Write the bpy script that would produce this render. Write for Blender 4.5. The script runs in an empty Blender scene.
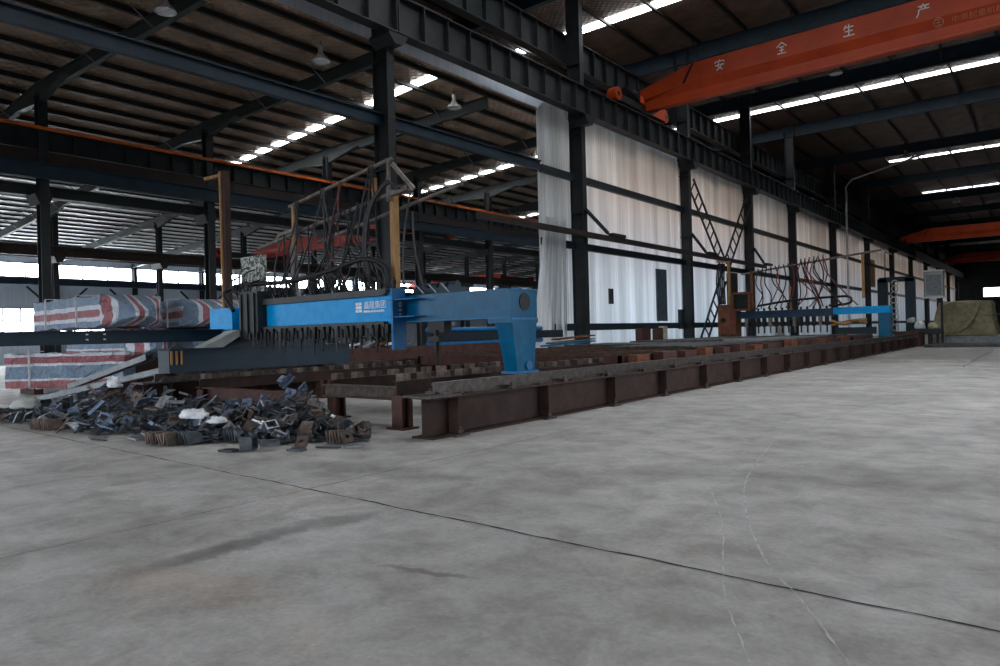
import bpy, math, random
from mathutils import Vector, Matrix, noise
random.seed(7)
S = bpy.context.scene
COL = S.collection
WL = {}          # world position of the origin of every object built
V = Vector

# ------------------------------------------------------------------ helpers
class MB:
    """collects boxes, bars and tubes; build() links them as ONE mesh object"""
    def __init__(s): s.v = []; s.f = []; s.smooth = []
    def add(s, vs, fs, sm=False):
        n = len(s.v); s.v += [V(p) for p in vs]
        for f in fs: s.f.append([i + n for i in f]); s.smooth.append(sm)
        return s
    def box(s, x0, x1, y0, y1, z0, z1):
        vs = [(x, y, z) for z in (z0, z1) for y in (y0, y1) for x in (x0, x1)]
        return s.add(vs, [(0,2,3,1),(4,5,7,6),(0,1,5,4),(2,6,7,3),(0,4,6,2),(1,3,7,5)])
    def prism(s, pts, a, b):
        """polygon pts (local u,v pairs already as 3D offsets) swept from a to b"""
        n = len(pts)
        vs = [V(a) + V(p) for p in pts] + [V(b) + V(p) for p in pts]
        fs = [tuple(range(n))[::-1], tuple(range(n, 2*n))] + [(i, (i+1) % n, n+(i+1) % n, n+i) for i in range(n)]
        return s.add(vs, fs)
    def bar(s, a, b, w, h, up=(0,0,1)):
        a = V(a); b = V(b); d = (b-a).normalized(); u = V(up)
        if abs(d.dot(u)) > .95: u = V((1,0,0))
        r = d.cross(u).normalized(); u = r.cross(d)
        return s.prism([r*w/2*i + u*h/2*j for i, j in ((-1,-1),(1,-1),(1,1),(-1,1))], a, b)
    def ibeam(s, a, b, w, h, tf=.03, tw=.02, up=(0,0,1)):
        a = V(a); b = V(b); d = (b-a).normalized(); u = V(up)
        r = d.cross(u).normalized(); u = r.cross(d)
        P = [(-w/2,-h/2),(w/2,-h/2),(w/2,-h/2+tf),(tw/2,-h/2+tf),(tw/2,h/2-tf),(w/2,h/2-tf),(w/2,h/2),(-w/2,h/2),(-w/2,h/2-tf),(-tw/2,h/2-tf),(-tw/2,-h/2+tf),(-w/2,-h/2+tf)]
        return s.prism([r*p + u*q for p, q in P], a, b)
    def tube(s, pts, r, n=8, cap=True):
        pts = [V(p) for p in pts]; rings = []; prev = None
        for i, p in enumerate(pts):
            d = (pts[min(i+1, len(pts)-1)] - pts[max(i-1, 0)]).normalized()
            if prev is None:
                prev = V((0,0,1)) if abs(d.z) < .9 else V((1,0,0))
            u = (prev - d*prev.dot(d)).normalized(); prev = u; w = d.cross(u)
            rr = r[i] if isinstance(r, (list, tuple)) else r
            rings.append([p + (u*math.cos(t) + w*math.sin(t))*rr for t in [2*math.pi*k/n for k in range(n)]])
        vs = [q for R_ in rings for q in R_]; fs = []
        for i in range(len(pts)-1):
            for k in range(n):
                fs.append((i*n+k, i*n+(k+1) % n, (i+1)*n+(k+1) % n, (i+1)*n+k))
        s.add(vs, fs, n > 5)
        if cap: s.add(rings[0], [tuple(range(n))[::-1]]); s.add(rings[-1], [tuple(range(n))])
        return s
    def cyl(s, a, b, r, n=12, r2=None):
        return s.tube([a, b], [r, r if r2 is None else r2], n)
    def build(s, name, m, parent=None, loc=None):
        if parent is not None: o_ = WL[parent.as_pointer()]
        elif loc is not None: o_ = V(loc)
        else:
            xs = [p.x for p in s.v]; ys = [p.y for p in s.v]; zs = [p.z for p in s.v]
            o_ = V(((min(xs)+max(xs))/2, (min(ys)+max(ys))/2, min(zs)))
        me = bpy.data.meshes.new(name)
        me.from_pydata([tuple(p - o_) for p in s.v], [], s.f); me.update()
        me.polygons.foreach_set('use_smooth', s.smooth)
        me.materials.append(m)
        o = bpy.data.objects.new(name, me); COL.objects.link(o)
        if parent is not None: o.parent = parent
        else: o.location = o_
        WL[o.as_pointer()] = o_
        return o

def tag(o, label=None, cat=None, group=None, kind=None):
    if label: o['label'] = label
    if cat: o['category'] = cat
    if group: o['group'] = group
    if kind: o['kind'] = kind
    return o
def empty(name, loc, label, cat, group=None):
    o = bpy.data.objects.new(name, None); COL.objects.link(o); o.location = loc
    o.empty_display_size = .2; WL[o.as_pointer()] = V(loc)
    return tag(o, label, cat, group)
def kids(o): return [c for c in COL.objects if c.parent == o]
def copy_tree(o, shift=None, parent=None, label=None, loc=None, rot=None, tree=None):
    c = o.copy(); COL.objects.link(c); c.parent = parent
    if shift: c.location = o.location + V(shift)
    if loc is not None: c.location = loc
    if rot is not None: c.rotation_euler = rot
    if label: c['label'] = label
    WL[c.as_pointer()] = V(c.location) if parent is None else WL[parent.as_pointer()]
    for ch in (tree if tree is not None else kids(o)): copy_tree(ch, parent=c)
    return c
def struct(o): return tag(o, kind='structure')

# ------------------------------------------------------------------ materials
def mat(name, c1, c2=None, rough=.6, metal=0., scale=3., bump=0., bscale=30., detail=6., rnd=0., spec=.28, stretch=None, contrast=(.35,.65)):
    m = bpy.data.materials.new(name); m.use_nodes = True; N = m.node_tree.nodes; L = m.node_tree.links
    b = N['Principled BSDF']; b.inputs['Roughness'].default_value = rough; b.inputs['Metallic'].default_value = metal
    b.inputs['Specular IOR Level'].default_value = spec
    c2 = c2 or tuple(x*.6 for x in c1)
    tc = N.new('ShaderNodeTexCoord'); mp = N.new('ShaderNodeMapping'); L.new(tc.outputs['Object'], mp.inputs['Vector'])
    if stretch: mp.inputs['Scale'].default_value = stretch
    t = N.new('ShaderNodeTexNoise'); t.inputs['Scale'].default_value = scale; t.inputs['Detail'].default_value = detail; t.inputs['Roughness'].default_value = .6
    L.new(mp.outputs[0], t.inputs['Vector'])
    r = N.new('ShaderNodeValToRGB'); r.color_ramp.elements[0].position = contrast[0]; r.color_ramp.elements[1].position = contrast[1]
    r.color_ramp.elements[0].color = (*c2, 1); r.color_ramp.elements[1].color = (*c1, 1)
    L.new(t.outputs['Fac'], r.inputs['Fac']); out = r.outputs['Color']
    if rnd:
        oi = N.new('ShaderNodeObjectInfo'); mr = N.new('ShaderNodeMapRange'); mr.inputs['To Min'].default_value = 1-rnd; mr.inputs['To Max'].default_value = 1+rnd
        L.new(oi.outputs['Random'], mr.inputs['Value'])
        h = N.new('ShaderNodeHueSaturation'); L.new(mr.outputs[0], h.inputs['Value']); L.new(out, h.inputs['Color']); out = h.outputs['Color']
    L.new(out, b.inputs['Base Color'])
    if bump:
        t2 = N.new('ShaderNodeTexNoise'); t2.inputs['Scale'].default_value = bscale; t2.inputs['Detail'].default_value = 5
        L.new(mp.outputs[0], t2.inputs['Vector'])
        bp = N.new('ShaderNodeBump'); bp.inputs['Strength'].default_value = bump; bp.inputs['Distance'].default_value = .02
        L.new(t2.outputs['Fac'], bp.inputs['Height']); L.new(bp.outputs[0], b.inputs['Normal'])
    return m
def emis(name, col, s):
    m = bpy.data.materials.new(name); m.use_nodes = True; N = m.node_tree.nodes; N.clear()
    e = N.new('ShaderNodeEmission'); e.inputs[0].default_value = (*col, 1); e.inputs[1].default_value = s
    o = N.new('ShaderNodeOutputMaterial'); m.node_tree.links.new(e.outputs[0], o.inputs[0]); return m

M = {}
M['col'] = mat('column_paint', (.024,.029,.032), (.014,.017,.019), .5, .0, 2)
M['navy'] = mat('navy_beam_paint', (.012,.045,.095), (.009,.03,.06), .4, 0, 3)
M['teal'] = mat('dark_teal_paint', (.015,.036,.058), (.01,.024,.038), .45, 0, 1.5)
M['girt'] = mat('girt_paint', (.014,.026,.034), (.01,.018,.024), .45, 0, 1.5)
M['purlin'] = mat('purlin_steel', (.035,.033,.032), (.02,.018,.017), .5, .2, 1)
M['rafter'] = mat('rafter_paint', (.034,.042,.042), (.022,.027,.028), .5, 0, 1)
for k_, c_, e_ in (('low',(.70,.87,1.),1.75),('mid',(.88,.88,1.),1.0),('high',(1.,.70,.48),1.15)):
    M['glow_'+k_] = emis('annex_daylight_'+k_, c_, e_); M['glow_'+k_+'_far'] = emis('annex_daylight_far_'+k_, c_, e_*(.5 if k_ == 'low' else .62))  # added emitters that backlight the sheet wall, bluish low and warm high
M['shade_panel'] = mat('dull_panel', (.07,.1,.13), (.04,.06,.08), .6)  # flat dark colour for the shadow showing through the sheet
M['brownbeam'] = mat('brown_girder_paint', (.042,.028,.024), (.024,.017,.015), .6, 0, 2)
M['orange_strip'] = mat('orange_conductor', (.75,.17,.03), (.5,.1,.02), .5, 0, 3)
M['orange'] = mat('crane_orange', (.5,.062,.012), (.38,.042,.01), .45, 0, .8)
M['red'] = mat('crane_red', (.45,.04,.025), (.3,.03,.02), .5, 0, 1)
M['faded'] = mat('faded_lettering', (.62,.24,.14), (.5,.17,.1), .6)
M['white'] = mat('white_paint', (.8,.8,.8), (.7,.7,.7), .5)
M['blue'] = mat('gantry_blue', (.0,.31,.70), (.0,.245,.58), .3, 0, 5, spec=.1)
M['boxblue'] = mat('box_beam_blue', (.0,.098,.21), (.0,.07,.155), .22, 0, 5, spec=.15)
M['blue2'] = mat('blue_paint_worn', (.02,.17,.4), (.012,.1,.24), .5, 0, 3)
M['black'] = mat('black_rubber', (.01,.01,.011), (.006,.006,.007), .5)
M['redhose'] = mat('red_hose', (.22,.05,.05), (.1,.03,.03), .5)
M['greyhose'] = mat('grey_hose', (.055,.055,.06), (.03,.03,.033), .5)
M['rail'] = mat('rail_steel', (.085,.072,.065), (.038,.032,.028), .4, .5, 8)
M['rust'] = mat('rusty_beam', (.055,.029,.023), (.028,.016,.013), .7, .1, 3, .3, 40)
M['rust2'] = mat('red_oxide_primer', (.095,.042,.034), (.055,.026,.022), .65, 0, 4, .2)
M['rustbright'] = mat('orange_rust', (.2,.075,.035), (.1,.04,.025), .8, 0, 6, .4)
M['slat'] = mat('slag_slats', (.15,.09,.06), (.05,.035,.028), .8, .1, 5, .8, 40)
M['slatgrey'] = mat('grey_slag_slats', (.11,.11,.115), (.04,.038,.038), .7, .3, 5, .8, 40)
M['wood'] = mat('yellow_wood', (.42,.24,.1), (.26,.14,.06), .7, 0, 6, stretch=(4,4,.5))
M['pipe'] = mat('weathered_pipe', (.22,.19,.17), (.1,.085,.075), .6, .2, 6)
M['galv'] = mat('galvanised_steel', (.2,.22,.235), (.12,.135,.145), .45, .5, 5)
M['scrap_dark'] = mat('scrap_dark_steel', (.075,.085,.1), (.03,.035,.042), .45, .4, 9, .2, 40, rnd=.6)
M['scrap_blue'] = mat('scrap_blue_steel', (.16,.22,.32), (.06,.08,.12), .45, .4, 9, rnd=.4)
M['scrap_rust'] = mat('scrap_rusty_steel', (.145,.108,.09), (.065,.05,.043), .7, .2, 9, .3, 40, rnd=.5)
M['scrap_light'] = mat('scrap_bright_steel', (.34,.37,.4), (.12,.13,.15), .35, .6, 9, rnd=.4)
M['plastic'] = mat('white_plastic', (.75,.77,.8), (.5,.52,.55), .4, 0, 6, .5, 12)
M['tarp'] = mat('olive_tarpaulin', (.33,.29,.18), (.2,.175,.105), .8, 0, 3, .3, 12)
M['lamp'] = mat('lamp_aluminium', (.6,.6,.6), (.4,.4,.4), .3, .7, 4)
M['panelgrey'] = mat('cabinet_grey', (.4,.42,.4), (.3,.31,.29), .5, 0, 3)
M['circuit'] = mat('circuit_boards', (.42,.43,.38), (.03,.05,.045), .6, 0, 14, contrast=(.45,.55))
M['sidewall'] = mat('side_wall_sheet', (.5,.56,.64), (.42,.47,.54), .55, .1, 1, stretch=(1,8,.3))
M['sky'] = emis('skylight_glow', (.93,.97,1.), 11)
M['win'] = emis('window_daylight', (.86,.93,1.), 15)
M['winfar'] = emis('far_window_daylight', (.9,.95,1.), 3)

def floor_mat():
    m = bpy.data.materials.new('concrete_floor'); m.use_nodes = True; N = m.node_tree.nodes; L = m.node_tree.links
    b = N['Principled BSDF']; tc = N.new('ShaderNodeTexCoord')
    def noi(sc, det=8, r=.6, dist=0.):
        t = N.new('ShaderNodeTexNoise'); t.inputs['Scale'].default_value = sc; t.inputs['Detail'].default_value = det; t.inputs['Roughness'].default_value = r; t.inputs['Distortion'].default_value = dist
        L.new(tc.outputs['Object'], t.inputs['Vector']); return t
    def ramp(src, p0, c0, p1, c1):
        r = N.new('ShaderNodeValToRGB'); r.color_ramp.elements[0].position = p0; r.color_ramp.elements[1].position = p1
        r.color_ramp.elements[0].color = (*c0, 1); r.color_ramp.elements[1].color = (*c1, 1); L.new(src, r.inputs['Fac']); return r.outputs['Color']
    def mix(a, bb, f, mode='MULTIPLY'):
        x = N.new('ShaderNodeMix'); x.data_type = 'RGBA'; x.blend_type = mode
        if isinstance(f, float): x.inputs[0].default_value = f
        else: L.new(f, x.inputs[0])
        L.new(a, x.inputs[6])
        if isinstance(bb, tuple): x.inputs[7].default_value = (*bb, 1)
        else: L.new(bb, x.inputs[7])
        return x.outputs[2]
    base = ramp(noi(.45, 9, .62, .3).outputs['Fac'], .3, (.31,.297,.282), .72, (.52,.508,.49))
    mid = ramp(noi(2.0, 10, .72, .35).outputs['Fac'], .36, (.68,.66,.64), .6, (1.06,1.06,1.06))
    fine = ramp(noi(26, 6, .7).outputs['Fac'], .35, (.8,.8,.8), .65, (1.08,1.08,1.08))
    c = mix(mix(base, mid, 1.0), fine, .7)
    # brownish dirt
    d = ramp(noi(.8, 6, .6, .5).outputs['Fac'], .56, (0,0,0), .72, (1,1,1))
    c = mix(c, (.36,.29,.22), None or 0.0) if False else c
    x = N.new('ShaderNodeMix'); x.data_type = 'RGBA'; x.blend_type = 'MULTIPLY'; L.new(d, x.inputs[0]); L.new(c, x.inputs[6]); x.inputs[7].default_value = (.93,.88,.83, 1); c = x.outputs[2]
    # stains: ellipses with broken rims
    def stain(cx, cy, ang, a, bb_, col, soft=.5):
        nonlocal c
        mp = N.new('ShaderNodeMapping'); mp.vector_type = 'TEXTURE'; mp.inputs['Location'].default_value = (cx, cy, 0); mp.inputs['Rotation'].default_value = (0,0,ang); mp.inputs['Scale'].default_value = (a, bb_, 1)
        nn = noi(3., 6, .6); sub = N.new('ShaderNodeVectorMath'); sub.operation = 'SUBTRACT'; sub.inputs[1].default_value = (.5,.5,.5); L.new(nn.outputs['Color'], sub.inputs[0])
        sc = N.new('ShaderNodeVectorMath'); sc.operation = 'SCALE'; sc.inputs['Scale'].default_value = .5; L.new(sub.outputs[0], sc.inputs[0])
        ad = N.new('ShaderNodeVectorMath'); ad.operation = 'ADD'; L.new(tc.outputs['Object'], ad.inputs[0]); L.new(sc.outputs[0], ad.inputs[1])
        L.new(ad.outputs[0], mp.inputs['Vector'])
        ln = N.new('ShaderNodeVectorMath'); ln.operation = 'LENGTH'; L.new(mp.outputs[0], ln.inputs[0])
        f = ramp(ln.outputs['Value'], 1-soft, (1,1,1), 1.0, (0,0,0))
        c = mix(c, col, f)
    stain(-4.72, 2.75, math.radians(93), .85, .17, (.56,.56,.57))
    stain(-4.62, 3.6, math.radians(80), .4, .2, (.66,.66,.66))
    stain(-4.2, 2.1, 0.3, .9, .35, (.97,.9,.84))
    stain(-1.2, 7.5, .4, 2.2, .7, (.78,.78,.77))
    stain(-3.6, 6.2, 1.1, 2.0, .5, (.82,.81,.8))
    stain(-6.0, 5.2, .1, 1.6, .35, (.75,.74,.73))
    stain(-3.2, 3.1, .3, .45, .06, (.6,.58,.56))
    b.inputs['Roughness'].default_value = .55; b.inputs['Specular IOR Level'].default_value = .35
    rr = ramp(noi(1.1, 6).outputs['Fac'], .3, (.42,.42,.42), .7, (.75,.75,.75)); L.new(rr, b.inputs['Roughness'])
    bp = N.new('ShaderNodeBump'); bp.inputs['Strength'].default_value = .25; bp.inputs['Distance'].default_value = .01
    L.new(noi(18, 8, .7).outputs['Fac'], bp.inputs['Height']); L.new(bp.outputs[0], b.inputs['Normal'])
    L.new(c, b.inputs['Base Color']); return m
M['floor'] = floor_mat()

def roof_mat(name, c1, c2, metal, rough):
    """quilted foil insulation: diagonal stitch pattern and crinkles"""
    m = mat(name, c1, c2, rough, metal, .8); N = m.node_tree.nodes; L = m.node_tree.links; b = N['Principled BSDF']
    tc = N.new('ShaderNodeTexCoord'); hs = []
    for ang in (.78, -.78):
        mp = N.new('ShaderNodeMapping'); mp.inputs['Rotation'].default_value = (0,0,ang); L.new(tc.outputs['Object'], mp.inputs['Vector'])
        w = N.new('ShaderNodeTexWave'); w.inputs['Scale'].default_value = 1.1; w.inputs['Distortion'].default_value = .6; L.new(mp.outputs[0], w.inputs['Vector']); hs.append(w)
    mx = N.new('ShaderNodeMath'); mx.operation = 'MAXIMUM'; L.new(hs[0].outputs['Fac'], mx.inputs[0]); L.new(hs[1].outputs['Fac'], mx.inputs[1])
    t = N.new('ShaderNodeTexNoise'); t.inputs['Scale'].default_value = 4; t.inputs['Detail'].default_value = 6; L.new(tc.outputs['Object'], t.inputs['Vector'])
    ad = N.new('ShaderNodeMath'); ad.operation = 'ADD'; L.new(mx.outputs[0], ad.inputs[0]); L.new(t.outputs['Fac'], ad.inputs[1])
    bp = N.new('ShaderNodeBump'); bp.inputs['Strength'].default_value = .5; bp.inputs['Distance'].default_value = .08
    L.new(ad.outputs[0], bp.inputs['Height']); L.new(bp.outputs[0], b.inputs['Normal'])
    return m
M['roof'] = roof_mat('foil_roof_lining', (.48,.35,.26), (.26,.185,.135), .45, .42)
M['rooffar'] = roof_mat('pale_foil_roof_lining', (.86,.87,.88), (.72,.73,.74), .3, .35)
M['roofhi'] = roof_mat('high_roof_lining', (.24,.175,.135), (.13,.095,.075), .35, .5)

def sheet_mat():
    """translucent corrugated sheet"""
    m = bpy.data.materials.new('translucent_corrugated_sheet'); m.use_nodes = True; N = m.node_tree.nodes; L = m.node_tree.links
    b = N['Principled BSDF']; b.inputs['Roughness'].default_value = .35; b.inputs['Metallic'].default_value = .2
    tc = N.new('ShaderNodeTexCoord')
    def n(sc, st, c0, c1, p0=.35, p1=.65):
        mp = N.new('ShaderNodeMapping'); mp.inputs['Scale'].default_value = st; L.new(tc.outputs['Object'], mp.inputs['Vector'])
        t = N.new('ShaderNodeTexNoise'); t.inputs['Scale'].default_value = sc; t.inputs['Detail'].default_value = 4; L.new(mp.outputs[0], t.inputs['Vector'])
        r = N.new('ShaderNodeValToRGB'); r.color_ramp.elements[0].color = (*c0,1); r.color_ramp.elements[1].color = (*c1,1); r.color_ramp.elements[0].position = p0; r.color_ramp.elements[1].position = p1
        L.new(t.outputs['Fac'], r.inputs['Fac']); return r.outputs['Color']
    a = n(.9, (1,.9,.03), (.5,.52,.54), (.86,.89,.92))
    c = n(2., (1,2.5,.05), (.82,.81,.8), (1,1,1))
    x = N.new('ShaderNodeMix'); x.data_type = 'RGBA'; x.blend_type = 'MULTIPLY'; x.inputs[0].default_value = 1; L.new(a, x.inputs[6]); L.new(c, x.inputs[7])
    L.new(x.outputs[2], b.inputs['Base Color'])
    tr = N.new('ShaderNodeBsdfTranslucent'); L.new(x.outputs[2], tr.inputs['Color'])
    ms = N.new('ShaderNodeMixShader'); ms.inputs[0].default_value = .55
    L.new(b.outputs[0], ms.inputs[1]); L.new(tr.outputs[0], ms.inputs[2]); L.new(ms.outputs[0], N['Material Output'].inputs['Surface'])
    return m
M['sheet'] = sheet_mat()

def stripe_mat(name, axis, scale, off=0., wav=.06, alt=False):
    """woven red / white / blue striped tarpaulin"""
    m = bpy.data.materials.new(name); m.use_nodes = True; N = m.node_tree.nodes; L = m.node_tree.links
    b = N['Principled BSDF']; b.inputs['Roughness'].default_value = .5
    tc = N.new('ShaderNodeTexCoord'); sp = N.new('ShaderNodeSeparateXYZ')
    t = N.new('ShaderNodeTexNoise'); t.inputs['Scale'].default_value = 1.2; L.new(tc.outputs['Object'], t.inputs['Vector'])
    L.new(tc.outputs['Object'], sp.inputs[0])
    a = N.new('ShaderNodeMath'); a.operation = 'MULTIPLY_ADD'; a.inputs[1].default_value = wav*4; L.new(t.outputs['Fac'], a.inputs[0]); L.new(sp.outputs[axis], a.inputs[2])
    q = N.new('ShaderNodeMath'); q.operation = 'MULTIPLY_ADD'; q.inputs[1].default_value = scale; q.inputs[2].default_value = off; L.new(a.outputs[0], q.inputs[0])
    fr = N.new('ShaderNodeMath'); fr.operation = 'FRACT'; L.new(q.outputs[0], fr.inputs[0])
    r = N.new('ShaderNodeValToRGB'); r.color_ramp.interpolation = 'CONSTANT'; L.new(fr.outputs[0], r.inputs['Fac'])
    W = (.58,.62,.68,1); Bl = (.17,.24,.33,1); Rd = (.3,.1,.115,1)
    E = r.color_ramp.elements; E[0].position = 0; E[0].color = Bl; E[1].position = .22; E[1].color = W
    for p, c in ((.34,Rd),(.56,W),(.7,Bl)): e = E.new(p); e.color = c
    if alt:
        E[0].color = Rd; E[1].position = .2
        for i_, (p, c) in enumerate(((.26,Bl),(.6,W),(.67,Rd))): E[i_+2].position = p; E[i_+2].color = c
        e = E.new(.85); e.color = W
    L.new(r.outputs['Color'], b.inputs['Base Color'])
    t2 = N.new('ShaderNodeTexNoise'); t2.inputs['Scale'].default_value = 3.5; t2.inputs['Detail'].default_value = 6; t2.inputs['Distortion'].default_value = 1.5; L.new(tc.outputs['Object'], t2.inputs['Vector'])
    bp = N.new('ShaderNodeBump'); bp.inputs['Strength'].default_value = 1; bp.inputs['Distance'].default_value = .2; L.new(t2.outputs['Fac'], bp.inputs['Height']); L.new(bp.outputs[0], b.inputs['Normal'])
    return m
M['stripeZ'] = stripe_mat('striped_tarp_lengthwise', 2, 1.0, .02, .02)
M['stripeZ2'] = stripe_mat('striped_tarp_low', 2, .9, -.03, .02, True)
M['stripeY'] = stripe_mat('striped_tarp_gathered', 1, 1.5, .2, .05)

# ------------------------------------------------------------------ camera (level, slight roll)
yaw, pit, rol = math.radians(38.82), math.radians(.05), math.radians(-1.456)
f = V((-math.sin(yaw)*math.cos(pit), math.cos(yaw)*math.cos(pit), math.sin(pit)))
r0 = V((math.cos(yaw), math.sin(yaw), 0)); u0 = r0.cross(f)
Rr = r0*math.cos(rol) + u0*math.sin(rol); Uu = -r0*math.sin(rol) + u0*math.cos(rol)
cam = bpy.data.cameras.new('camera'); co = bpy.data.objects.new('camera', cam); COL.objects.link(co)
cam.sensor_width = 36; cam.lens = 693.7/1000*36; cam.clip_end = 600
co.matrix_world = Matrix(((Rr.x, Uu.x, -f.x, 0), (Rr.y, Uu.y, -f.y, 0), (Rr.z, Uu.z, -f.z, 1.5), (0,0,0,1)))
S.camera = co

# ------------------------------------------------------------------ setting
XR, YB, YE = 6., -14., 200.
zl = lambda x: 11.75 + .062*(x + 18)      # underside of the low roof
zh = 19.2                                 # underside of the high roof
struct(MB().box(-64.4, XR+.3, YB, YE+.3, -.3, 0).build('floor', M['floor'], loc=(0,0,0)))
q = MB(); q.prism([(0,YB,0),(0,YE,0),(0,YE,.1),(0,YB,.1)][::1], (-37,0,zl(-37)), (-18.42,0,zl(-18.42)))
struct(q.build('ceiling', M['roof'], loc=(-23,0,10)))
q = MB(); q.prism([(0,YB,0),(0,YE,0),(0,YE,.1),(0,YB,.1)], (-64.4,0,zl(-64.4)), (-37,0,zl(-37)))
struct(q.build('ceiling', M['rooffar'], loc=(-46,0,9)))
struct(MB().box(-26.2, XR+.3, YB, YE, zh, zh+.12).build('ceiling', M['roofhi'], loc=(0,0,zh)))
struct(MB().box(-26.3, -26.15, YB, YE, zl(-26.3)+.1, zh).build('wall_upper', M['sidewall']))
struct(MB().box(-26.2, XR+.3, YE, YE+.3, 0, zh).build('wall_back', M['col']))
struct(MB().box(-64.4, -26.2, YE, YE+.3, 0, 12).build('wall_back', M['sidewall']))
w = MB(); w.box(XR, XR+.3, YB, 10.5, 0, zh); w.box(XR, XR+.3, 27, 42, 0, zh); w.box(XR, XR+.3, 46, YE, 0, zh); w.box(XR, XR+.3, 42, 46, 6, zh); w.box(XR, XR+.3, 10.5, 27, 7, zh)
struct(MB().box(-64.4, XR+.3, YB-.3, YB, 9, zh).build('wall_front', M['sidewall']))
struct(w.build('wall_right', M['col']))
# left side wall: solid dado, low windows, solid band, high windows
w = MB(); w.box(-64.4,-64.2,YB,YE,0,2.55); w.box(-64.4,-64.2,25.6,YE,2.55,4.5); w.box(-64.4,-64.2,YB,YE,4.5,6.95); w.box(-64.4,-64.2,YB,YE,8.15,zl(-64.3))
for k in range(200): w.box(-64.2,-64.17, 9+k*.5, 9.12+k*.5, 4.5, 6.95)
for k in range(200): w.box(-64.2,-64.17, 9+k*.5, 9.12+k*.5, .1, 2.5)
struct(w.build('wall_left', M['sidewall']))
wn = 0
for y0, y1, z0, z1 in [(9.3+6.2*k, 15.3+6.2*k, 6.95, 8.15) for k in range(24)] + [(9.3,15.3,2.55,4.5),(15.5,20.3,2.55,4.5),(20.5,25.5,2.55,4.5)]:
    wn += 1; fr = MB()
    fr.box(-64.34,-64.16,y0,y1,z0,z0+.07); fr.box(-64.34,-64.16,y0,y1,z1-.07,z1)
    n_ = 3 if z0 > 5 else 4
    for k in range(n_+1):
        yy = y0+(y1-y0)*k/n_; fr.box(-64.34,-64.16,yy-.04,yy+.04,z0,z1)
    if z0 < 5: fr.box(-64.34,-64.16,y0,y1,(z0+z1)/2-.03,(z0+z1)/2+.03)
    fo = struct(fr.build('window_%d' % wn, M['girt']))
    MB().box(-64.36,-64.34,y0,y1,z0,z1).build('window_pane', M['win'], fo)
wn += 1
fo = struct(MB().box(-14.2,4,YE-.12,YE-.02,7.0,9.6).build('window_%d' % wn, M['col']))
MB().box(-13.6,3.5,YE-.2,YE-.13,7.3,9.4).build('window_pane', M['winfar'], fo)
wn += 1
for k in range(22):  # added row of glowing panels, hidden from the camera, backlighting the translucent sheets
    y0 = 30.6+7.2*k; fo = MB()
    for yy in (y0, y0+3.5, y0+7.1): fo.box(-21.1,-21.0,yy,yy+.08,.4,10.5)
    for zz in (.45, 4, 7.4, 10.45): fo.box(-21.1,-21.0,y0,y0+7.2,zz-.05,zz+.05)
    fo = struct(fo.build('window_%d' % wn, M['girt'])); wn += 1
    for (za,zb,mm) in ((.4,4,'glow_low'),(4,7.4,'glow_mid'),(7.4,10.5,'glow_high')): MB().box(-21.16,-21.12,y0,y0+7.2,za,zb).build('window_pane', M[mm+('' if y0 < 50 else '_far')], fo)  # these panes are added backlight, not windows of the hall
struct(MB().box(-21.4,-21.2,30.4,189.2,0,10.6).build('wall_annex', M['sidewall']))  # added backing, keeps the backlight panels from shining to the left
# expansion joint and chalked arcs on the concrete
def ribbon(pts, w, m, name, z=.004, jit=.0):
    q = MB(); L_, R_ = [], []
    for i, p in enumerate(pts):
        a = V((*pts[max(i-1,0)],0)); b = V((*pts[min(i+1,len(pts)-1)],0)); d = (b-a).normalized(); s = V((-d.y,d.x,0))
        ww = w*(1+random.uniform(-.5,.5)*(jit>0)); c = V((*p,z)) + s*random.uniform(-jit,jit)
        L_.append(c+s*ww/2); R_.append(c-s*ww/2)
    for i in range(len(pts)-1): q.add([L_[i],L_[i+1],R_[i+1],R_[i]],[(0,3,2,1)])
    return q.build(name, m)
crackm = mat('joint_filler', (.05,.05,.05), (.025,.025,.025), .9)
chalk = mat('chalk_line', (.52,.52,.51), (.36,.355,.35), .9, 0, 9, contrast=(.42,.58))
struct(ribbon([(-16+.12*i, 4.28-.012*i*.12+.008*math.sin(i*.5)) for i in range(190)], .018, crackm, 'trim_1', jit=.008))
struct(ribbon([(-5.84+.006*math.sin(i), 1.3+i*.1) for i in range(80)], .009, crackm, 'trim_2', jit=.006))
struct(ribbon([(-2.5+.02*math.sin(i*.4), 30-.13*i+.0) for i in range(20)] , .03, crackm, 'trim_3', jit=.01))
def spline(pts, n=12):
    out = []; P = [pts[0]] + list(pts) + [pts[-1]]
    for i in range(1, len(P)-2):
        for k in range(n):
            t = k/n; a,b,c,d = [V(p) for p in P[i-1:i+3]]
            out.append(.5*((2*b)+(c-a)*t+(2*a-5*b+4*c-d)*t*t+(3*b-a-3*c+d)*t**3))
    out.append(V(P[-2])); return out
p = [tuple(q_)[:2] for q_ in spline([(-3.1,10.1,0),(-2.95,9.41,0),(-2.48,7.05,0),(-2.03,5.68,0),(-1.5,4.53,0),(-1.13,3.97,0),(-.74,3.32,0),(-.2,2.4,0)], 14)]
struct(ribbon(p, .013, chalk, 'trim_4', .005, .004))
p = [tuple(q_)[:2] for q_ in spline([(-2.7,6.5,0),(-2.08,5.29,0),(-1.52,3.88,0),(-1.09,3.07,0),(-.7,2.4,0)], 14)]
struct(ribbon(p, .009, chalk, 'trim_5', .005, .004))

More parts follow.
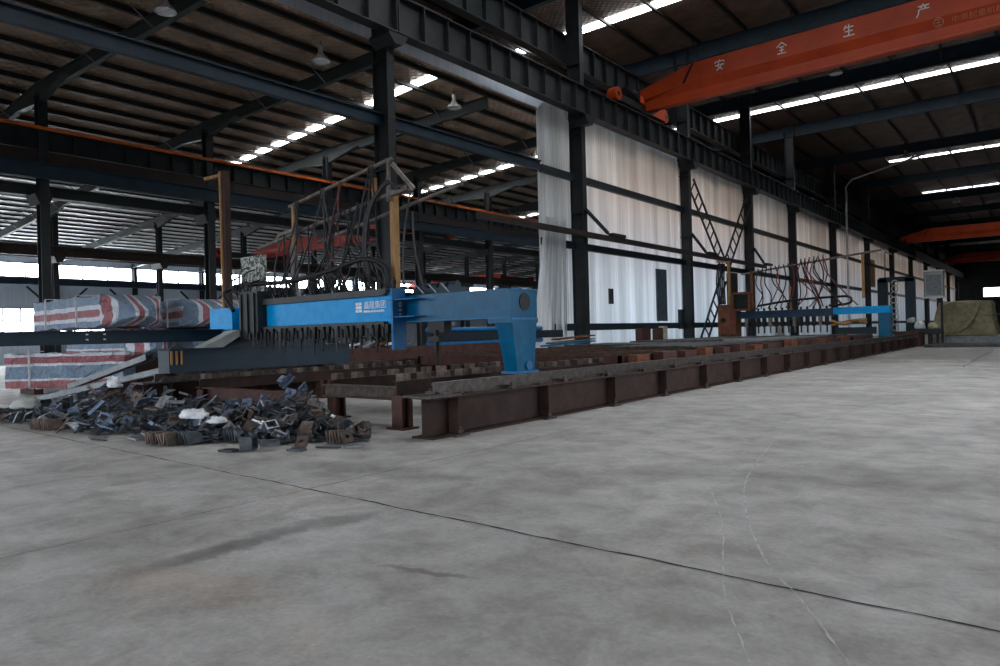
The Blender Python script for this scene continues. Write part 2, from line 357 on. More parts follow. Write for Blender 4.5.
# skylights: translucent roof strips between the rafters
for k, y in enumerate([19.75,32.1,44.6,57,69,81,93]):
    struct(MB().prism([(0,y-.21,-.02),(0,y+.21,-.02),(0,y+.21,0),(0,y-.21,0)], (-38,0,zl(-38)-.01), (-18.7 if k == 0 else -19.6,0,zl(-18.7 if k == 0 else -19.6)-.01)).build('window_%d' % (wn+1+k), M['sky']))
wn += 9
for k, (y, w_) in enumerate([(10.,1.2),(22.,1.2),(35,.75),(58,.7),(86,.6),(110,.35)]):
    if y > 30: struct(MB().box(-26 if y < 80 else -14, 5.8, y-w_/2, y+w_/2, zh-.04, zh-.01).build('window_%d' % (wn+k), M['sky']))
    else: struct(MB().box(-16, 5.8, y-w_/2, y+w_/2, zh-.04, zh-.01).build('window_%d' % (wn+k), M['sky']))

# ------------------------------------------------------------------ steel frame
YA = [16.3,28.7,41.1,52.4,63.4,77.5,94,110,126,142,158,174,190]
def column_a(y, label):
    t = empty('steel_column', (-18,y,0), label, 'column', 'tall columns between the two halls')
    MB().ibeam((-18,y,0),(-18,y,18.3),.34,.74,.03,.03,up=(1,0,0)).build('shaft', M['col'], t)
    b = MB()
    for s in (-1,1):
        b.prism([(0,0,0),(0,s*.42,0),(0,s*.42,-.1),(0,s*.16,-.38),(0,0,-.38)][::s], (-18.2,y,11.76),(-17.2,y,11.76))
    b.build('haunch_bracket', M['col'], t)
    r = MB()
    for z in (7.2, 11.0, 14.4): r.box(-18.38,-17.62,y-.19,y+.19,z,z+.04)
    r.build('collar', M['col'], t)
    MB().box(-18.5,-17.5,y-.35,y+.35,0,.05).build('base_plate', M['col'], t)
    return t
la = 'tall dark steel H column in the row carrying the crane runway and translucent sheets'
ca = column_a(YA[0], 'tall dark grey steel column standing behind the blue gantry and its hoses')
for i, y in enumerate(YA[1:]):
    lb = {0:'tall dark steel column at the left end of the translucent sheet wall', 1:'tall dark steel column at the left foot of the crossed lattice bracing', 2:'tall dark steel column at the right of the crossed lattice bracing'}.get(i, la)
    copy_tree(ca, (0, y-YA[0], 0), label=lb)
# crane runway on row A, one girder per bay
ya = [3.9] + YA + [200]
for i in range(len(ya)-1):
    y0, y1 = ya[i], ya[i+1]
    t = empty('crane_runway_girder', (-17.4,y0,11.77), 'dark plate girder under the orange crane rail, one bay of the high runway', 'girder', 'high crane runway girders')
    g = MB(); g.ibeam((-17.4,y0+.01,12.43),(-17.4,y1-.01,12.43),.46,1.32,.05,.03)
    n_ = int((y1-y0)/1.15)
    if y0 < 120:
        for k in range(n_+1): yy = y0+.05+(y1-y0-.1)*k/n_; g.box(-17.62,-17.18,yy-.02,yy+.02,11.82,13.04)
    g.build('girder', M['col'], t)
    MB().box(-17.45,-17.35,y0,y1,13.09,13.21).build('crane_rail', M['galv'] if i == -1 else M['rail'], t)
# upper eaves girder beyond the columns
for i in range(len(ya)-1):
    y0, y1 = ya[i], ya[i+1]
    g = MB(); g.ibeam((-18.62,y0,15.27),(-18.62,y1-.02,15.27),.46,1.42,.05,.03)
    if y0 < 120:
        n_ = int((y1-y0)/1.15)
        for k in range(n_+1): yy = y0+.05+(y1-y0-.1)*k/n_; g.box(-18.84,-18.4,yy-.02,yy+.02,14.6,15.94)
    tag(g.build('eaves_girder', M['col']), 'dark stiffened plate girder running above the high crane runway', 'girder', 'upper eaves girders')
# row A struts at 8.9 m
tag(MB().ibeam((-18.05,3,8.9),(-18.05,25.6,9.03),.22,.42,.04,.03).build('longitudinal_strut', M['teal']), 'long blue grey steel strut crossing the upper left, tied to the tall column', 'beam')
# row B
YBc = [2.9+6.2*k for k in range(17)]
t = empty('steel_column', (-28,YBc[1],0), 'slim dark column under the low crane girder with the orange strip', 'column', 'columns under the orange lined girder')
def colb(x, y, hz, w=.38, bz=6.85, bx=.78):
    MB().ibeam((x,y,0),(x,y,hz),.3,w,.03,.03,up=(1,0,0)).build('shaft', M['col'], t)
    b = MB()
    for s in (-1,1): b.prism([(0,0,0),(0,s*.3,0),(0,s*.15,-.35),(0,0,-.35)][::s], (x-bx,y,bz),(x+(.15 if bx > .75 else bx),y,bz))
    b.build('haunch_bracket', M['col'], t)
    MB().box(x-.3,x+.3,y-.3,y+.3,0,.04).build('base_plate', M['col'], t)
colb(-28, YBc[1], zl(-28)-.75); cb = t
for y in YBc[2:]: copy_tree(cb, (0, y-YBc[1], 0))
t = empty('crane_runway_girder', (-28,0,7.3), 'long dark runway girder with an orange strip along its top edge', 'girder')
g = MB(); g.ibeam((-28,YBc[0],8.75),(-28,96,8.75),.4,.75,.05,.03)
for k in range(80): g.box(-28.18,-27.82,YBc[0]+.9*k,YBc[0]+.9*k+.05,8.4,9.1)
g.build('girder', M['col'], t)
MB().box(-27.75,-27.68,YBc[0],96,9.1,9.2).build('conductor_strip', M['orange_strip'], t)
MB().box(-28.05,-27.95,YBc[0],96,9.12,9.22).build('crane_rail', M['rail'], t)
MB().box(-28.15,-27.85,YBc[0],96,7.95,8.36).build('lower_chord', M['brownbeam'], t)
tag(MB().ibeam((-27.7,YBc[0],7.62),(-27.7,96,7.72),.2,.55,.05,.03).build('longitudinal_strut', M['teal']), 'long dark blue strut directly below the girder with the orange strip', 'beam')
tag(MB().ibeam((-28.6,YBc[0],7.05),(-28.6,96,7.05),.42,.4,.05,.03).build('longitudinal_strut', M['rafter']), 'long grey runway beam bracketed to the slim columns below the dark blue strut', 'beam')
# row C
t = empty('steel_column', (-46,9.4,0), 'thin far column of the second row, in front of the side windows', 'column', 'far columns of the second row')
colb(-46, 9.4, zl(-46)-.75, .32, 6.65, .7); cc = t
for k in range(1,15): copy_tree(cc, (0, 6.1*k, 0))
t = empty('crane_runway_girder', (-46,0,6.7), 'distant brown runway girder in front of the side windows', 'girder')
MB().ibeam((-45.6,3,6.95),(-45.6,98,6.95),.44,.6,.05,.03).build('girder', M['brownbeam'], t)
MB().box(-45.65,-45.55,3,98,7.25,7.31).build('crane_rail', M['rust2'], t)
# side wall posts with knees
t = empty('wall_post', (-63.9,9.2,0), 'dark post with diagonal knee braces against the far left side wall', 'post', 'posts along the left side wall')
MB().ibeam((-63.9,9.2,0),(-63.9,9.2,zl(-63.9)-.4),.3,.4,.04,.03,up=(1,0,0)).build('shaft', M['girt'], t)
for s in (-1,1): MB().bar((-63.7,9.2+s*.15,4.2),(-63.7,9.2+s*2.2,6.2),.14,.14).build('knee_brace', M['girt'], t)
for k in range(1,15): copy_tree(t, (0, 6.2*k, 0))
tag(MB().ibeam((-63.45,3,6.6),(-63.45,100,6.6),.4,.5,.05,.03).build('wall_beam', M['teal']), 'long dark beam under the high side windows', 'beam')
# low roof rafters
for k in range(15):
    y = 2.9+6.2*k
    t = empty('rafter', (-40,y,8), 'grey steel rafter sloping under the low foil lined roof', 'rafter', 'low roof rafters')
    q = MB()
    for xa, xb in ((-64,-46),(-46,-28),(-28,-18.4)):
        q.ibeam((xa,y,zl(xa)-.28-.24),(xb,y+(.95 if xb > -20 else 0),zl(xb)-.28-.24),.2,.46,.03,.02)
        for xe, s in ((xa,1),(xb,-1)):      # haunches over the columns
            if abs(xe+64) < .1 or xe > -19: continue
            z = zl(xe)-.72; xe += s*.2
            q.add([(xe,y-.1,z-.3),(xe,y+.1,z-.3),(xe+s*2.2,y+.1,z+s*.136),(xe+s*2.2,y-.1,z+s*.136),(xe,y-.1,z+.1),(xe,y+.1,z+.1)],[(0,1,2,3),(0,3,4),(1,5,2),(0,4,5,1)])
    q.build('rafter_beam', M['rafter'], t)
    if k < 9:
        for x in [-61.5+3.4*j for j in range(13)]:
            if abs(x+46) < 1 or abs(x+28) < 1: continue
            yy = y+(.095*(x+28) if x > -28 else 0)
            MB().bar((x,yy-.1,zl(x)-.74),(x,yy-.75,zl(x)-.28),.035,.035).build('fly_brace', M['galv'], t)
# purlins of the low roof, one object each
for k in range(37):
    x = -63.2+1.25*k if k < 21 else -38.2+1.4*(k-20)
    if x > -18.6: break
    q = MB(); z = zl(x)
    dp = .19 if x > -37 else .09
    q.box(x-.035,x+.035,YB+.2,110,z-dp,z-.005); q.box(x-.035,x+.1,YB+.2,110,z-dp-.015,z-dp)
    tag(q.build('purlin', M['purlin']), 'long thin steel purlin under the low roof', 'purlin', 'low roof purlins')
# high roof rafters and purlins
for i, y in enumerate([3.9]+YA):
    t = empty('roof_girder', (-7,y,18), 'deep dark roof girder spanning the crane hall', 'girder', 'high hall roof girders')
    q = MB(); q.ibeam((-26,y,18.45),(XR,y,18.45),.3,.95,.04,.02)
    for xx in (-17.55,-18.45): q.box(xx-.03,xx+.03,y-.15,y+.15,18.0,18.9)
    q.build('beam', M['teal'], t)
    if i < 9:
        for x in [-22.55+2.85*2*j for j in range(6)]:
            MB().bar((x,y-.15,18.05),(x,y-1.0,18.9),.05,.05).build('fly_brace', M['purlin'], t)
for k in range(14):
    x = -25.4+2.85*k
    if x > XR-.3: break
    q = MB()
    q.box(x-.04,x+.04,YB+.2,YE-.2,zh-.26,zh-.005); q.box(x-.04,x+.12,YB+.2,YE-.2,zh-.275,zh-.26)
    tag(q.build('purlin', M['purlin']), 'steel purlin under the high roof', 'purlin', 'high roof purlins')

# ------------------------------------------------------------------ wall of translucent corrugated sheets
def corr(name, y0, y1, z0, z1, x=-18.3, flare=0., par=None, wav=.0, label=None, group=None, chamfer=0.):
    q = MB(); p = .2; n_ = max(4, int((y1-y0)/p)); st = 4; prof = [0,.0,.05,.05]
    nz = 2 if not wav else 14; rows = []
    for j in range(nz):
        tz = j/(nz-1); row = []
        for i in range(n_*st+1):
            ty = i/(n_*st); yy = y0+(y1-y0)*ty
            zz = z0+(z1-z0)*tz
            if chamfer and j == nz-1:
                e = min(yy-y0, y1-yy); zz -= max(0, .5-e)*chamfer
            yy -= flare*(1-tz)*(1-ty)
            row.append(V((x+prof[i % st]+wav*math.sin(ty*17+tz*1.5)*(1.2-tz), yy, zz)))
        rows.append(row)
    m_ = len(rows[0])
    q.add([v_ for r_ in rows for v_ in r_], [(j*m_+i, j*m_+i+1, (j+1)*m_+i+1, (j+1)*m_+i) for j in range(nz-1) for i in range(m_-1)])
    o = q.build(name, M['sheet'], par)
    if label: tag(o, label, 'sheet wall', group)
    return o
bays = [(25.75,28.45)] + [(YA[i]+.02, YA[i+1]-.02) for i in range(1, len(YA)-1)]
for i, (a, b) in enumerate(bays):
    lb = {0:'narrow bay of pale corrugated sheet left of the first sheeted column', 1:'widest pale corrugated sheet bay, with a dark upright panel low down', 2:'pale corrugated sheet bay behind the crossed lattice bracing'}.get(i, 'silvery translucent corrugated sheet bay filling between two tall columns')
    corr('corrugated_sheet', a, b, .05, 12.1, label=lb, group='translucent sheet bays', chamfer=1.)
o = corr('hanging_sheet', 25.7, 27.45, .5, 6.75, x=-17.95, flare=1.3, wav=.07)
tag(o, 'loose wavy clear plastic sheeting hung at the left end of the sheet wall', 'plastic sheet')
for z, m_, x in ((8.95,'girt',-18.12),(5.65,'girt',-18.12),(1.72,'girt',-18.1)):
    for i, (a, b) in enumerate(bays):
        if i == 0: a = 25.75
        pos = {8.95:'upper',5.65:'middle',1.72:'lower'}[z]
        tag(MB().box(x-.1,x+.1,a,b,z-.17,z+.17).build('wall_girt', M[m_]), 'dark blue horizontal %s rail across the translucent sheets' % pos, 'rail', '%s wall rails' % pos)
tag(MB().box(-17.55,-17.35,20.5,54.5,6.0,6.25).build('busbar_beam', M['brownbeam']), 'brown horizontal beam fixed across the front of the sheeted columns', 'beam')
for y in (28.9, 41.3, 52.6):
    t = empty('beam_bracket', (-17.5,y,6), 'dark triangular bracket holding the brown beam off a tall column', 'bracket', 'brackets on the brown beam')
    MB().bar((-17.5,y-.4,7.35),(-17.5,y+1.7,6.4),.12,.14).build('diagonal', M['col'], t)
    MB().box(-17.6,-17.3,y+1.9,y+3.2,6.25,6.42).build('seat_plate', M['col'], t)
tag(MB().box(-18.2,-18.12,37.2,38.5,2.0,5.05).build('dark_panel', M['shade_panel']), 'dark upright panel leaning on the widest pale sheet bay', 'panel')  # thin dark box in place of a blurred shadow in the sheet
tag(MB().box(-18.2,-18.12,31.7,32.1,2.9,3.7).build('wall_vent', M['greyhose']), 'small dark vent plate in the middle of the widest pale sheet bay', 'vent')  # flat dark box in place of a small silhouette behind the sheet
tag(MB().box(-18.1,-17.9,39.9,40.5,1.5,2.7).build('switch_box', M['girt']), 'dark switch box beside the lattice braced column', 'box')
# crossed lattice braces
def lattice(a, b, wd, label):
    a = V(a); b = V(b); d = (b-a).normalized(); s = V((0,-d.z,d.y))*wd/2
    t = empty('lattice_brace', (a.x,a.y,min(a.z,b.z)), label, 'bracing')
    q = MB(); q.bar(a+s,b+s,.09,.12); q.bar(a-s,b-s,.09,.12); q.build('chord', M['col'], t)
    q = MB(); n_ = int((b-a).length/.85)
    for k in range(n_+1): c = a+(b-a)*(k+.3)/(n_+1); q.bar(c+s,c-s,.07,.07)
    q.build('rungs', M['col'], t)
lattice((-17.75,41.6,10.6),(-17.75,46.9,5.6),.95,'ladder like steel lattice brace, upper left arm of the cross')
lattice((-17.75,51.9,10.9),(-17.75,47.3,5.9),.95,'ladder like steel lattice brace, upper right arm of the cross')
lattice((-17.75,46.7,5.0),(-17.75,42.6,.3),.95,'ladder like steel lattice brace, lower arm reaching the floor')
# conduits
tag(MB().tube([(-17.0,79.3,.05),(-17.0,79.4,15.9),(-16.4,79.4,16.6),(-10,80,18.2)] ,.1,8).build('conduit_pipe', M['white']), 'thin pale conduit rising past the sheets and bending right under the roof', 'pipe')
tag(MB().tube([(-17.0,99,.05),(-17.0,99.5,10.2),(-17.0,100,10.7),(-17.0,104,10.7)],.09,8).build('conduit_pipe', M['panelgrey']), 'thin pale conduit rising beside the far gantry end', 'pipe')

# ------------------------------------------------------------------ overhead cranes
STROKES = {  # hand laid strokes, unit box
 'an': [((.5,1),(.5,.88)),((.1,.7),(.1,.85),(.9,.85),(.9,.7)),((.45,.75),(.3,.4),(.75,.05)),((.7,.62),(.6,.3),(.2,.05)),((.08,.5),(.92,.5))],
 'quan': [((.5,1),(.08,.62)),((.5,1),(.92,.62)),((.3,.6),(.7,.6)),((.3,.33),(.7,.33)),((.5,.6),(.5,.05)),((.12,.05),(.88,.05))],
 'sheng': [((.3,.95),(.12,.6)),((.25,.75),(.85,.75)),((.2,.42),(.8,.42)),((.5,1),(.5,.05)),((.08,.05),(.92,.05))],
 'chan': [((.5,1),(.5,.88)),((.15,.85),(.9,.85)),((.35,.8),(.42,.65)),((.68,.8),(.6,.65)),((.2,.6),(.92,.6)),((.2,.6),(.18,.3),(.05,.02))]}
def glyph(q, key, x, y, z, s, wd=None):
    wd = wd or s*.09
    for st in STROKES[key]:
        for a, b in zip(st[:-1], st[1:]):
            q.bar((x+a[0]*s, y, z+a[1]*s), (x+b[0]*s, y, z+b[1]*s), .02, wd, up=(0,1,0)) if False else q.bar((x+a[0]*s, y, z+a[1]*s), (x+b[0]*s, y, z+b[1]*s), wd, .02, up=(0,1,0))
def text_mesh(body, size, m, name, parent, mtx, ext=.003):
    c = bpy.data.curves.new('lettering', 'FONT'); c.body = body; c.size = size; c.extrude = ext
    o = bpy.data.objects.new('lettering', c); COL.objects.link(o); bpy.context.view_layer.update()
    me = bpy.data.meshes.new_from_object(o.evaluated_get(bpy.context.evaluated_depsgraph_get()))
    bpy.data.objects.remove(o); me.transform(Matrix.Translation(-WL[parent.as_pointer()]) @ mtx)
    me.materials.clear(); me.materials.append(m)
    n_ = bpy.data.objects.new(name, me); COL.objects.link(n_); n_.parent = parent; WL[n_.as_pointer()] = WL[parent.as_pointer()]
    return n_
def crane(y, x0, x1, zr, m, label, H=1.9, detail=False):
    t = empty('overhead_crane', (x0,y,zr), label, 'crane')
    P = [(-.36,H),(.36,H),(.36,.95),(.15,.55),(.15,.15),(.2,.12),(.2,.04),(-.2,.04),(-.2,.12),(-.15,.15),(-.15,.55),(-.36,.95)]
    zb = zr+.12; q = MB(); xa = x0+2.9; xb = x1-2.9
    pts = lambda k: [V((0,p_[0],p_[1]*k if p_[1] > .6 else p_[1])) for p_ in P]
    n_ = len(P)
    vs = [V((x0-.45,y,zb))+v_ for v_ in pts(.55)]+[V((xa,y,zb))+v_ for v_ in pts(1)]+[V((xb,y,zb))+v_ for v_ in pts(1)]+[V((x1-.35,y,zb))+v_ for v_ in pts(.55)]
    fs = [tuple(range(n_))[::-1], tuple(range(3*n_,4*n_))]
    for j in range(3): fs += [(j*n_+i, j*n_+(i+1)%n_, (j+1)*n_+(i+1)%n_, (j+1)*n_+i) for i in range(n_)]
    q.add(vs, fs); q.build('bridge_girder', m, t)
    MB().bar((xa-.45,y-.38,zb+.95),(xa+.1,y-.38,zb+H),.06,.1).build('cable_duct', M['black'], t)
    for xx in (x0, x1):
        q = MB(); q.box(xx-.16,xx+.16,y-3.25,y+2.2,zr+.1,zr+.45); e = q.build('end_carriage', M['col'], t)
        for s in (-3.25, 2.2):
            MB().cyl((xx-.24,y+s,zr+.36),(xx+.24,y+s,zr+.36),.34,16).build('wheel_housing', m, e)
            MB().cyl((xx-.26,y+s,zr+.36),(xx+.26,y+s,zr+.36),.13,12).build('hub', M['black'], e)
    if detail:
        q = MB(); q.cyl((x0+.05,y-2.3,zr+.72),(x0+.1,y-1.3,zr+.75),.24,12); q.box(x0-.1,x0+.3,y-1.3,y-1.0,zr+.46,zr+.95)
        for k in range(5): q.cyl((x0+.05,y-2.2+.18*k,zr+.73),(x0+.05,y-2.14+.18*k,zr+.73),.28,12)
        q.build('travel_motor', M['black'], t)
        MB().box(x0-.2,x0+.25,y-1.0,y-.4,zr+.46,zr+.85).build('gearbox', m, t)
        q = MB(); q.prism([(0,.6,.1),(0,2.3,.1),(0,2.3,.75),(0,1.9,.8)], (x0+.17,y,zr),(x0+.26,y,zr)); q.build('end_gusset', m, t)
    return t
c1 = crane(34.7, -17.4, 5.4, 13.21, M['orange'], 'large orange overhead crane with white Chinese lettering at the upper right', detail=True)
for k, x in zip(('an','quan','sheng','chan'), (-13.27,-10.25,-7.33,-4.45)):
    q = MB(); glyph(q, k, x, 34.32, 14.47, .54); q.build('painted_character', M['white'], c1)
# slanted plate carries faded company lettering and a round emblem
ang = math.atan2(.21,.4)
mt = Matrix.Translation((-3.2, 34.33+.13, 13.95)) @ Matrix.Rotation(math.pi/2+ang, 4, 'X')
text_mesh('中原起重机械有限公司', .3, M['faded'], 'company_lettering', c1, mt)
q = MB(); q.tube([V((-3.65+.17*math.cos(a), 34.4-.09*math.sin(a), 14.08+.17*math.sin(a))) for a in [2*math.pi*k/20 for k in range(21)]], .02, 6)
for s in (-.1,0,.1): q.bar((-3.78,34.4-s*.5,14.08+s),(-3.52,34.4-s*.5,14.08+s),.03,.03)
q.bar((-3.65,34.48,13.94),(-3.65,34.32,14.22),.03,.03)
q.build('round_emblem', M['faded'], c1)
crane(118.5, -17.4, 5.4, 13.21, M['orange'], 'distant orange overhead crane at the right edge below the lamps')
crane(167, -17.4, 5.4, 13.21, M['red'], 'farthest dull red overhead crane near the end wall')
c3 = crane(28.6, -45.5, -28.6, 7.27, M['red'], 'red overhead crane seen between columns in the left hall', H=.95)
crane(61.3, -63.3, -46.5, 7.2, M['red'], 'far red overhead crane seen just above the blue gantry box', H=1.0)
tag(MB().ibeam((-46.5,3,6.92),(-46.5,98,6.92),.4,.54,.05,.03).build('runway_beam', M['brownbeam']), 'twin of the distant brown runway girder, on its far side', 'beam')

# ------------------------------------------------------------------ pendant lamps
def lamp(x, y, z, top, label, s=1.):
    t = empty('pendant_lamp', (x,y,z), label, 'lamp', 'hall lamps')
    pr_ = [(0,.26),(.05,.25),(.09,.2),(.12,.14),(.2,.08),(.24,0)]
    q = MB(); n_ = 20; rings = [[V((x+r_*s*math.cos(a), y+r_*s*math.sin(a), z+h_*s)) for a in [2*math.pi*k/n_ for k in range(n_)]] for r_, h_ in pr_[1:]]
    q.add([v_ for r_ in rings for v_ in r_], [(j*n_+i, (j+1)*n_+i, (j+1)*n_+(i+1)%n_, j*n_+(i+1)%n_) for j in range(len(rings)-1) for i in range(n_)], True)
    q.add(rings[0], [tuple(range(n_))]); q.build('reflector', M['lamp'], t)
    MB().cyl((x,y,z+.02*s),(x,y,z+.03*s),.2*s,20).build('glass', M['plastic'], t)
    MB().cyl((x,y,z+.25*s),(x,y,z+.42*s),.07*s,10).build('ballast', M['panelgrey'], t)
    MB().cyl((x,y,z+.42*s),(x,y,top),.012,6).build('cord', M['black'], t)
lamp(-19.1,9.3,10.65,zl(-19.1)-.3,'bell shaped lamp under the low roof at the top left', 1.25)
lamp(-18.95,14.4,10.72,zl(-19)-.3,'bell shaped lamp under the low roof left of the tall column', 1.25)
lamp(-18.9,20.9,10.7,zl(-19)-.3,'bell shaped lamp under the low roof right of the tall column', 1.25)
lamp(-10.3,46.3,16.9,18,'bell shaped lamp hanging just below the lettered orange crane',1.6)
lamp(-11.,76,17.3,18.2,'bell shaped lamp beneath the second roof strip, in the high hall',1.6)
lamp(-9.6,104,16.5,18.2,'tiny far bell lamp above the distant orange crane',1.6)
lamp(-9,132,16,18.2,'tiny far bell lamp below the distant orange crane',1.6)

# ------------------------------------------------------------------ gantry runway rails
def runway(X, y0, y1, label, stiff=True):
    t = empty('gantry_runway', (X,y0,0), label, 'runway beam')
    q = MB(); q.ibeam((X,y0,.3),(X,y1,.3),.44,.6,.028,.02)
    y = y0+.55
    while y < y1: q.box(X-.21,X+.215,y,y+.02,.03,.57); y += 2.35
    q.build('web_beam', M['rust'], t)
    MB().box(X-.28,X+.28,y0-.12,y0+.55,.6,.63).build('end_plate', M['rail'], t)
    q = MB(); q.box(X-.07,X+.07,y0+.25,y1,.6,.625); q.box(X-.02,X+.02,y0+.25,y1,.625,.75); q.box(X-.04,X+.04,y0+.25,y1,.75,.8)
    q.build('rail', M['rail'], t)
    y = y0+.3
    while y < y1:
        for s in (-1,1): q = MB(); q.box(X+s*.15-.07,X+s*.15+.07,y,y+.12,.6,.66); q.cyl((X+s*.17,y+.06,.6),(X+s*.17,y+.06,.7),.02,6); q.build('rail_clamp', M['rail'], t)
        y += 1.55
    y = y0+.35
    while y < y1:
        q = MB(); q.box(X+.12,X+.34,y,y+.3,.0,.035); q.cyl((X+.29,y+.15,.03),(X+.29,y+.15,.14),.018,6); q.box(X+.27,X+.31,y+.1,y+.2,.05,.09); q.build('anchor_clip', M['rail'], t); y += 2.3
    q = MB(); random.seed(3)
    for _ in range(110):
        yy = y0+.5+(y1-y0)*random.random()**1.8*.8; xx = X+random.choice((-1,1))*random.uniform(.08,.2); s = random.uniform(.01,.03)
        q.bar((xx-s,yy-s,.605),(xx+s,yy+s,.63+s*.3),s*1.2,s*.7)
    o = q.build('slag_crumbs', M['scrap_rust'], t); o['kind'] = 'stuff'
    return t
runway(-7.2, 7.1, 51, 'long rusty steel runway beam with rail in the foreground, right of the cutting bed')
runway(-15.6, 6.9, 51, 'far runway beam on the left side of the cutting bed, under the dark carriage')

# ------------------------------------------------------------------ cutting bed
# near support rows with blocks
def bedrow(X, y0, y1, label, z=.68):
    t = empty('bed_rail', (X,y0,0), label, 'bed support', 'support rows of the cutting bed')
    MB().ibeam((X,y0,z-.12),(X,y1,z-.12),.16,.24,.02,.02).build('beam', M['rust'], t)
    y = y0+.08; first = None
    n_ = 0
    while y < y1-.1 and n_ < 24:
        MB().box(X-.09,X+.09,y,y+.16,z,z+.11).build('block', M['scrap_rust'], t); y += .47; n_ += 1
    y = y0+.02
    while y < y1:
        q = MB(); q.box(X-.12,X+.12,y-.02,y+.02,0,z-.24); q.box(X-.02,X+.02,y,y+.2,0,z-.24); q.box(X-.12,X+.12,y+.18,y+.22,0,z-.24); q.box(X-.2,X+.2,y-.08,y+.28,0,.025)
        q.build('leg', M['rust2'], t); y += 3.1
bedrow(-8.3, 7.62, 14.2, 'bed support row nearest the long foreground runway beam', .78)
bedrow(-10.6, 8.1, 14.2, 'second bed support row, behind the smaller scrap heap', .72)
bedrow(-14.5, 7.6, 14.2, 'bed support row on the left below the dark carriage', .68)
def xbeam(xa, xb, y, z0, z1, m, label, w=.2):
    t = MB(); t.ibeam((xa,y,(z0+z1)/2),(xb,y,(z0+z1)/2),w,z1-z0,.025,.02)
    tag(t.build('cross_beam', m), label, 'beam')
xbeam(-14.75,-10.75,7.75,.24,.5,M['rust2'],'reddish brown cross beam low behind the scrap heap')
xbeam(-10.5,-8.45,7.9,.44,.66,M['scrap_rust'],'grey brown cross beam between two bed legs, near the runway end')
xbeam(-10.45,-8.45,10.5,.4,.62,M['rust'],'second cross beam behind, low under the bed blocks')
def grid(x0,x1,y0,y1,z,m,label,h=.3):
    t = empty('slat_table', ((x0+x1)/2,y0,0), label, 'cutting table')
    q = MB(); q.box(x0,x1,y0,y0+.08,z-h,z-.03); q.box(x0,x1,y1-.08,y1,z-h,z-.03); q.box(x0,x0+.08,y0,y1,z-h,z-.03); q.box(x1-.08,x1,y0,y1,z-h,z-.03)
    q.build('frame', M['rust2'], t)
    q = MB(); y = y0+.15
    while y < y1-.1:
        n_ = 14; pts = []
        for i in range(n_): pts.append((x0+.05+(x1-x0-.1)*i/(n_-1), z+random.uniform(-.03,.02)))
        for (xa,za),(xb,zb) in zip(pts[:-1],pts[1:]):
            q.add([(xa,y,z-h),(xb,y,z-h),(xb,y,zb),(xa,y,za),(xa,y+.025,z-h),(xb,y+.025,z-h),(xb,y+.025,zb),(xa,y+.025,za)],[(0,1,2,3),(4,7,6,5),(3,2,6,7)])
        y += .13
    q.build('slats', m, t)
    for xx in (x0+.1, x1-.25):
        y = y0+.3
        while y < y1: MB().box(xx,xx+.15,y,y+.15,0,z-h).build('leg', M['rust2'], t); y += 3.2
grid(-14.9,-8.1,14.6,25.5,.93,M['slat'],'brown slat topped cutting table behind the blue gantry leg')
grid(-14.9,-8.1,26,38,.95,M['slat'],'rust brown slat table further along the runway')
grid(-14.9,-8.1,38.5,43.4,.95,M['slatgrey'],'dark slat table just before the far gantry')
# plates lying on the tables
def plate(x0,x1,y0,y1,z,th,m,label,cat='steel plate',grp=None,rz=0):
    o = MB().box(x0,x1,y0,y1,z,z+th).build('steel_plate', m); o.rotation_euler = (0,0,rz); tag(o,label,cat,grp)
plate(-11.0,-8.2,19,25.0,.96,.05,M['slatgrey'],'dark grey plate lying on the brown slat table')
plate(-14.6,-11.4,22,25.3,.96,.05,M['slatgrey'],'dark plate at the far side of the brown slat table')
plate(-10.2,-8.2,26.5,30.5,.98,.07,M['galv'],'bright bluish plate at the edge of the further slat table')
plate(-14.5,-10.6,27,37,.98,.05,M['slatgrey'],'broad dark plate on the further slat table')
plate(-10.2,-8.3,31,34.5,.98,.06,M['galv'],'second bright plate beyond the first on the further table')
plate(-10,-8.2,35,37.8,.98,.06,M['rail'],'dull plate at the end of the further table')
# blocks showing along the table edge
for k in range(16):
    y = 14.8+1.35*k; h = random.uniform(.1,.2)
    if 25 < y < 26.6: continue
    tag(MB().box(-8.02,-7.75,y,y+random.uniform(.5,1.),0,.8+h).build('steel_block', M['rustbright'] if k % 3 == 0 else M['rust2']), 'rusty steel block wedged between slat table and runway rail', 'steel block', 'blocks along the table edge')
# things standing against the sheet wall behind the table
tag(MB().box(-17.7,-17.3,33.6,34.6,0,1.6).build('steel_drum_panel', M['rust2']), 'reddish brown board standing at the foot of the sheet wall', 'board')
tag(MB().box(-17.7,-17.4,35.6,36.3,0,1.6).build('narrow_board', M['rust2']), 'narrower reddish board at the foot of the sheet wall', 'board')
tag(MB().box(-17.7,-17.4,36.4,36.9,0,1.7).build('plywood_board', mat('pale_board',(.5,.45,.36))), 'pale upright board at the foot of the sheet wall', 'board')
for k,(z,m_) in enumerate(((.95,'blue2'),(1.0,'galv'),(1.1,'rustbright'))):
    tag(MB().bar((-16.2,23.0+k*.4,z+.05*k),(-16.2,26.6,z+.05*k+.12),.45,.06).build('stacked_sheet', M[m_]), ['blue sheet in the small stack behind the gantry leg','grey sheet in the small stack behind the gantry leg','orange brown sheet topping the small stack behind the gantry leg'][k], 'sheet')
tag(MB().box(-16.4,-15.95,23.5,26.3,0,.9).build('trestle', M['rust']), 'dark trestle carrying the small sheet stack behind the gantry leg', 'trestle')
for z in (1.19,1.69): 
    tag(MB().tube([(-17.2,17.3,z),(-17.2,24.2,z)],.09,8).build('steel_pipe', M['blue2']), {1.19:'lower of two blue pipes seen under the gantry box beam',1.69:'upper of two blue pipes seen under the gantry box beam'}[z], 'pipe')
